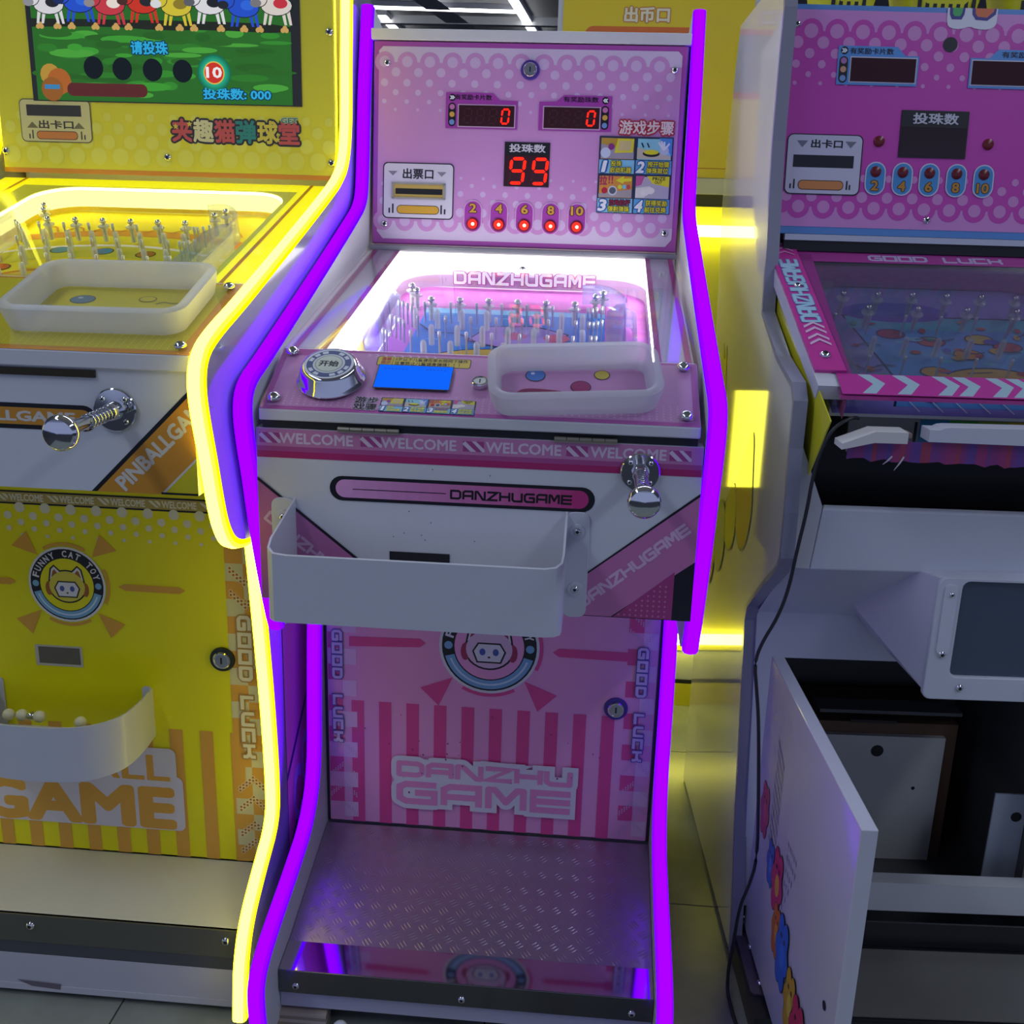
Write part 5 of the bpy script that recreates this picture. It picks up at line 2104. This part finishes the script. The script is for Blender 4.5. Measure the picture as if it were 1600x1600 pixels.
    while x < .53:
        low.append((x, .9520 - (x - .06) * .018 - random.uniform(0, .006)))
        x += random.uniform(.006, .016)
    b = MB(Fr((0, 0, 0), (1, 0, 0), (0, 0, 1)))
    top = [(x_, min(.9770, .9650 + max(0, (x_ - .058)) * .28)) for x_, _ in low]
    n = len(low)
    vs = [(x_, y_, .126) for x_, y_ in top] + [(x_, y_, .126) for x_, y_ in low] + [(x_, y_, .123) for x_, y_ in top] + [(x_, y_, .123) for x_, y_ in low]
    cols_ = [pr('#7a3f86'), pr('#8a3a7c'), pr('#6a4492'), pr('#9a3a74'), pr('#a03f5c')]
    for i in range(n - 1):
        t = vs
        b.add([vs[i], vs[i + 1], vs[n + i + 1], vs[n + i]], [(0, 1, 2, 3)], cols_[(i * 7 // 5) % 5])
    b.build('torn_print', lid)
    b = MB()
    for x0, dz in ((.118, .012), (.135, .02)):
        b.tube([(x0 + .012, -.127, .955), (x0 + .006, -.129, .955 - dz * .5), (x0, -.128, .955 - dz)], [.0015, .0012, .0004], mat((.6, .56, .6), .5), 6)
    o = b.build('paper_shred', lid)
    o['kind'] = 'stuff'
    # ---- white sheet-metal apron
    wm = mat((.62, .64, .70), .34, coat=.15)
    b = MB()
    # front band leaning back a little
    b.add([(.062, -.052, .854), (.558, -.052, .853), (.558, -.050, .757), (.053, -.050, .754), (.064, -.040, .858), (.558, -.040, .857), (.558, -.03, .757), (.053, -.03, .754)],
          [(0, 1, 2, 3), (0, 4, 5, 1), (4, 7, 6, 5), (3, 2, 6, 7), (0, 3, 7, 4), (1, 5, 6, 2)], wm)
    ap = b.build('apron', root, bevel=.003)
    b = MB()
    b.add([(.021, -.045, .955), (.0615, -.051, .857), (.0525, -.049, .756), (.046, -.047, .756), (.021, -.045, .756)], [(0, 1, 2, 3, 4)], mat((.58, .57, .60), .2, coat=.5))
    b.add([(.021, -.045, .955), (.021, -.045, .762), (.021, .1, .762), (.021, .1, .955)], [(0, 1, 2, 3)], wm)
    b.build('apron_cheek', ap, thick=.002)
    b = MB()
    b.add([(.019, .115, .62), (.558, .115, .62), (.558, -.045, .757), (.019, -.045, .757)], [(0, 1, 2, 3)], wm)
    b.build('apron_underside', ap, thick=.002)
    # ---- lower front with its opening
    wl = mat((.60, .61, .68), .36)
    LF = slope((-.004, .02), (.118, .625))
    def ly(z): return -.004 + (z - .02) / .605 * .122
    b = MB()
    def slab(x0, x1, z0, z1, m, t=.018):
        vs = [(x0, ly(z0), z0), (x1, ly(z0), z0), (x1, ly(z1), z1), (x0, ly(z1), z1)]
        vs += [(x_, y_ + t, z_) for x_, y_, z_ in vs]
        b.add(vs, [(0, 1, 2, 3), (7, 6, 5, 4), (0, 4, 5, 1), (1, 5, 6, 2), (2, 6, 7, 3), (3, 7, 4, 0)], m)
    slab(.018, .558, .540, .625, wl)
    slab(.018, .050, .10, .540, wl)
    slab(.548, .558, .10, .540, wl)
    b.build('lower_front', root)
    b = MB()
    slab(.05, .558, .100, .150, mat((.50, .50, .50), .42), .03)
    b.build('door_sill', root)
    # ---- ball window hopper
    hop = mat((.60, .60, .68), .36)
    b = MB()
    fx0, fx1, fz0, fz1, fy = .240, .545, .566, .762, -.085
    b.add([(.155, .110, .745), (fx0, fy, .760), (fx0 + .006, fy, .570), (.205, .10, .60), (.16, .11, .66)], [(0, 1, 2, 3, 4)], hop)
    b.add([(fx0 + .006, fy, .570), (fx1, fy, .566), (fx1, .10, .60), (.205, .10, .60)], [(0, 1, 2, 3)], hop)
    b.add([(fx0, fy, .760), (fx1, fy, .758), (fx1, .1, .76), (.155, .11, .745)], [(0, 1, 2, 3)], hop)
    h = b.build('window_hopper', root, thick=.002)
    HF = front(fy)
    b = MB(HF)
    rim_o, rim_i = rrect(fx0 - .002, fz0 - .004, fx1, fz1, .012, 4), rrect(fx0 + .035, fz0 + .035, fx1 - .03, fz1 - .004, .012, 4)
    n = len(rim_o)
    vs = [(x_, y_, .006) for x_, y_ in rim_o] + [(x_, y_, .006) for x_, y_ in rim_i] + [(x_, y_, -.004) for x_, y_ in rim_o] + [(x_, y_, -.004) for x_, y_ in rim_i]
    fs = []
    for i in range(n):
        j = (i + 1) % n
        fs += [(i, j, n + j, n + i), (2 * n + i, 2 * n + j, j, i), (n + i, n + j, 3 * n + j, 3 * n + i)]
    b.add(vs, fs, wm)
    b.build('window_frame', h, bevel=.002)
    b = MB(HF)
    b.box((fx0 + .03, fz0 + .03, -.006), (fx1 - .025, fz1 - .002, -.002), mat((.05, .075, .12), .08, coat=.8))
    b.build('window_pane', h)
    b = MB(HF)
    b.prism(rrect(fx0 + .008, .640, fx0 + .028, .752, .006, 4), .0062, .0085, mat((.66, .67, .74), .35))
    b.build('corner_plate', h)
    for u, v in ((.259, .7365), (.258, .638), (.293, .583), (.40, .582)):
        screw(h, HF, u, v, .0062 if v < .7 else .004, .0085 if v > .7 else .006)
    # ---- inside the cupboard
    b = MB()
    b.box((.05, .50, .02), (.558, .515, .62), mat((.10, .10, .10), .6))
    b.box((.019, .12, .02), (.05, .50, .62), mat((.10, .10, .10), .6))
    b.box((.554, .12, .02), (.558, .50, .62), mat((.10, .10, .10), .6))
    b.box((.05, .06, .012), (.558, .50, .022), mat((.08, .08, .08), .6))
    b.build('cupboard_interior', root)
    IF = front(.30)
    brown = mat((.14, .075, .04), .55)
    b = MB(IF)
    b.box((.195, .0225, -.16), (.478, .322, 0), brown)
    box_ = b.build('cash_box', root)
    b = MB(IF)
    b.box((.205, .0225, .0), (.452, .298, .012), mat((.60, .59, .55), .5))
    fr_ = b.build('cash_box_door', box_)
    b = MB(IF)
    b.lathe([(.0125, .0122), (.0125, .0126)], BLACK, (.321, .266, 0), 24)
    b.lathe([(.0038, .0122), (.0038, .0126)], BLACK, (.402, .186, 0), 14)
    b.build('lock_hole', fr_)
    b = MB(front(.29))
    b.box((.255, .335, 0), (.345, .341, .02), BLACK)
    b.box((.20, .345, -.05), (.478, .352, .0), mat((.12, .12, .12), .6))
    b.build('box_shelf', root)
    b = MB(front(.14))
    b.box((.492, .068, 0), (.553, .268, .004), mat((.42, .46, .52), .45))
    sb = b.build('side_cash_box', root)
    b = MB(front(.14))
    b.lathe([(.010, .0042), (.010, .0046)], BLACK, (.536, .222, 0), 20)
    b.build('lock_hole', sb)
    # ---- open door, hinged on the left
    b = MB()
    dm = mat((.62, .62, .70), .25, coat=.4)
    b.box((.026, -.490, .055), (.047, .018, .578), dm)
    dr = b.build('cupboard_door', root, bevel=.0015)
    sf = Fr((.0258, 0, 0), (0, -1, 0), (0, 0, 1))
    a = Art(sf, base=.0003)
    ink = pr('#8f8a9a')
    for r in range(6):                       # blurred small print, too small to read
        for k in range(10 - r // 2):
            for c in range(2):
                a.rect(.085 + r * .0085 + c * .0035, .470 - k * .019 - r * .004, .087 + r * .0085 + c * .0035, .480 - k * .019 - r * .004, ink)
    for r in range(5):
        for k in range(6 - r):
            a.rect(.20 + r * .012, .36 - k * .022, .2035 + r * .012, .370 - k * .022, ink)
    a.up()
    # a row of generic bright cartoon creatures
    def critter(cx, cz, s, c, c2):
        dk2 = pr('#2a1f2c')
        for dx, dz, r in ((0, 0, 1), (-.45, .75, .5), (.45, .75, .5), (-.8, -.1, .45), (.8, -.1, .45), (-.4, -.85, .5), (.4, -.85, .5)):
            a.disc(cx + dx * s, cz + dz * s * 1.5, r * s * 1.12, dk2, 14, r * s * 1.62)
        a.up()
        for dx, dz, r in ((0, 0, 1), (-.45, .75, .5), (.45, .75, .5), (-.8, -.1, .45), (.8, -.1, .45), (-.4, -.85, .5), (.4, -.85, .5)):
            a.disc(cx + dx * s, cz + dz * s * 1.5, r * s, pr(c), 14, r * s * 1.5)
        a.up()
        a.disc(cx + s * .1, cz - s * .2, s * .45, pr(c2), 12, s * .7)
        for q in (-.35, .3):
            a.disc(cx + q * s, cz + s * .75, s * .16, dk2, 8)
        a.up()
    for cx, cz, s, c, c2 in ((.045, .330, .024, '#c81f72', '#e23a8a'), (.115, .275, .020, '#3a62c8', '#5f86e2'), (.165, .275, .028, '#d22a74', '#e8b04a'), (.19, .205, .022, '#d9703a', '#e8a04a'), (.235, .200, .030, '#2f6fd2', '#3f86e8'),
                             (.300, .165, .026, '#d2a82a', '#e8cf4a'), (.350, .150, .030, '#d22a5c', '#e8c04a'), (.385, .095, .026, '#d9348a', '#e86aae')):
        w = a.w
        critter(cx, cz, s, c, c2)
    a.build('door_sticker', dr)
    b = MB(sf)
    b.lathe([(.0065, .0005), (.0065, .0012)], BLACK, (.445, .285, 0), 16)
    b.build('lock_hole', dr)
    # ---- black foot housing
    b = MB()
    b.box((.004, -.20, .0), (.558, .09, .045), mat((.014, .014, .018), .35))
    plinth = b.build('plinth', root)
    b = MB(Fr((0, 0, .045), (1, 0, 0), (0, 1, 0)))
    b.prism(rrect(.008, -.150, .060, .005, .008), .0004, .004, mat((.20, .17, .22), .28, .8))
    pl = b.build('cover_plate', plinth)
    for u, v in ((.030, -.032), (.028, -.122)):
        screw(pl, Fr((0, 0, .045), (1, 0, 0), (0, 1, 0)), u, v, .006, .004)
    for u, v in ((.033, .055), (.034, .038)):
        screw(plinth, Fr((0, 0, .045), (1, 0, 0), (0, 1, 0)), u, v, .005)
    b = MB(front(-.012))
    b.box((.06, .048, 0), (.558, .096, .004), mat((.02, .02, .024), .35))
    b.build('kick_bar', root)
    b = MB(slope((-.19, .0465), (-.016, .05)))
    b.box((.075, 0, 0), (.558, .16, .002), mat((.22, .21, .19), .4, .5))
    b.build('foot_plate', root)
    return root


white_machine()


# ------------------------------------------------------------------ baskets on top of the right machine
def basket(label, x, y, z, rz, w, d):
    t = thing('plastic_basket', label, 'basket', (x, y, z), rz, 'yellow baskets on the right machine')
    m = mat((.72, .68, .03), .35)
    b = MB()
    r0, r1 = rrect(-w / 2 + .02, -d / 2 + .02, w / 2 - .02, d / 2 - .02, .03, 4), rrect(-w / 2, -d / 2, w / 2, d / 2, .035, 4)
    n = len(r0)
    vs = [(x_, y_, 0) for x_, y_ in r0] + [(x_, y_, .10) for x_, y_ in r1] + [(x_ * .985, y_ * .98, .10) for x_, y_ in r1] + [(x_ * .975, y_ * .97, .004) for x_, y_ in r0]
    fs = [tuple(range(n))[::-1], tuple(range(3 * n, 4 * n))]
    for i in range(n):
        j = (i + 1) % n
        fs += [(i, j, n + j, n + i), (n + i, n + j, 2 * n + j, 2 * n + i), (2 * n + i, 2 * n + j, 3 * n + j, 3 * n + i)]
    b.add(vs, fs, m)
    b.build('basket_body', t, 40)
    k = 0
    xx = -w / 2 + .035
    while xx < w / 2 - .03:
        def mk():
            q = MB()
            q.box((-.003, -.0012, 0), (.003, .0012, .018), BLACK)
            return q
        for row in (.007, .040, .072):
            yy = -(d / 2 - .02) - .02 * row / .10 - .0008
            shared('slot', 'slot', t, Matrix.Translation((xx, yy, row)), mk)
        xx += .013


basket('yellow slotted plastic basket, left one of the three on the right machine', .553, .655, 1.6126, math.radians(3.4), .128, .16)
basket('yellow slotted plastic basket, middle one of the three on the right machine', .713, .664, 1.6126, math.radians(3.4), .158, .16)
basket('yellow slotted plastic basket, right one of the three on the right machine', .886, .674, 1.6126, math.radians(3.4), .158, .16)

# ------------------------------------------------------------------ loose cable in front of the right machine
cpts = [(.548, .170, .995), (.536, .135, 1.003), (.520, .126, 1.000), (.502, .125, .986), (.491, .125, .958), (.482, .125, .914), (.479, .125, .860), (.471, .125, .800), (.465, .125, .738), (.453, .125, .691), (.433, .125, .648), (.425, .125, .615),
        (.432, .125, .572), (.441, .125, .512), (.453, .125, .376), (.461, .125, .266), (.452, .125, .215), (.440, .125, .174), (.436, .123, .10), (.431, .12, .055), (.433, .118, .010), (.437, .09, .0035), (.439, .06, .0035), (.445, .024, .0035), (.446, -.03, .0035)]
b = MB()
sm = [Vector(p) for p in cpts]
for _ in range(2):
    q = [sm[0]]
    for k in range(len(sm) - 1):
        q += [sm[k].lerp(sm[k + 1], .25), sm[k].lerp(sm[k + 1], .75)]
    sm = q + [sm[-1]]
b.tube(sm, .0028, mat((.02, .02, .022), .4), 8)
o = b.build('power_cable', None, 60)
tag(o, 'thin black cable hanging from the right machine down its left corner to the floor', 'cable')


# ------------------------------------------------------------------ yellow dispenser behind
def dispenser():
    root = thing('token_dispenser', 'tall yellow dispenser with a white frame and glowing strip behind the pink machine', 'machine', (.24, 1.2, 0))
    y = pr('#e0b414')
    x0, x1 = -.207, .250
    b = MB()
    b.box((x0, .02, .03), (x1, .45, 2.0), mat((.60, .62, .70), .35))
    b.build('cabinet', root)
    b = MB(front(.02))
    b.box((x0 + .012, 1.355, 0), (x1 - .017, 1.98, .004), mat((.80, .60, .02), .3, coat=.3))
    f = b.build('upper_panel', root)
    a = Art(front(.016), base=.0006)
    orr, wht = pr('#d9702c'), pr('#e9e2c8')
    a.text('出币口', -.056, 1.687, .044, 1.7175, wht, .035, .07, pr('#c98a4a'))
    a.build('lettering', f)
    a = Art(front(.016), base=.0006)
    a.rr(-.145, 1.53, .125, 1.677, .02, orr).up().rr(-.132, 1.543, .112, 1.665, .014, pr('#8f8f86')).up()
    a.build('outlet_surround', f)
    a = Art(front(.016), base=.0006)
    a.rect(.10, 1.375, .205, 1.377, pr('#c98a14'))
    a.build('printed_line', f)
    b = MB(front(.02))
    b.box((x0, 1.318, 0), (x1, 1.353, .03), mat((.62, .60, .40), .35))
    b.build('ledge', root)
    b = MB(front(.02))
    b.box((x0, 1.290, -.002), (x1, 1.318, .004), BLACK)
    b.build('shadow_gap', root)
    b = MB(front(.02))
    b.box((x0, .16, 0), (x1, 1.290, .004), mat((.70, .66, .05), .3, coat=.4))
    b.build('front_panel', root)
    for z, zz in ((1.222, 1.248), (.186, .206)):
        b = MB(front(.02))
        b.box((x0, z, .002), (x1, zz, .030), emission((1.0, .93, .12), 12.0))
        b.build('light_strip', root)
    b = MB(front(.02))
    b.box((x0, .065, -.001), (x1, .075, .004), BLACK)
    b.box((x0, .0, .0), (x1, .065, .004), mat((.76, .68, .03), .3))
    b.build('base_board', root)
    # lit prize hatch, hidden behind the pink machine but mirrored in the glossy side panel
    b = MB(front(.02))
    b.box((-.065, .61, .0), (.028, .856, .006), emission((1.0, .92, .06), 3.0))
    b.build('lit_hatch', root)


dispenser()
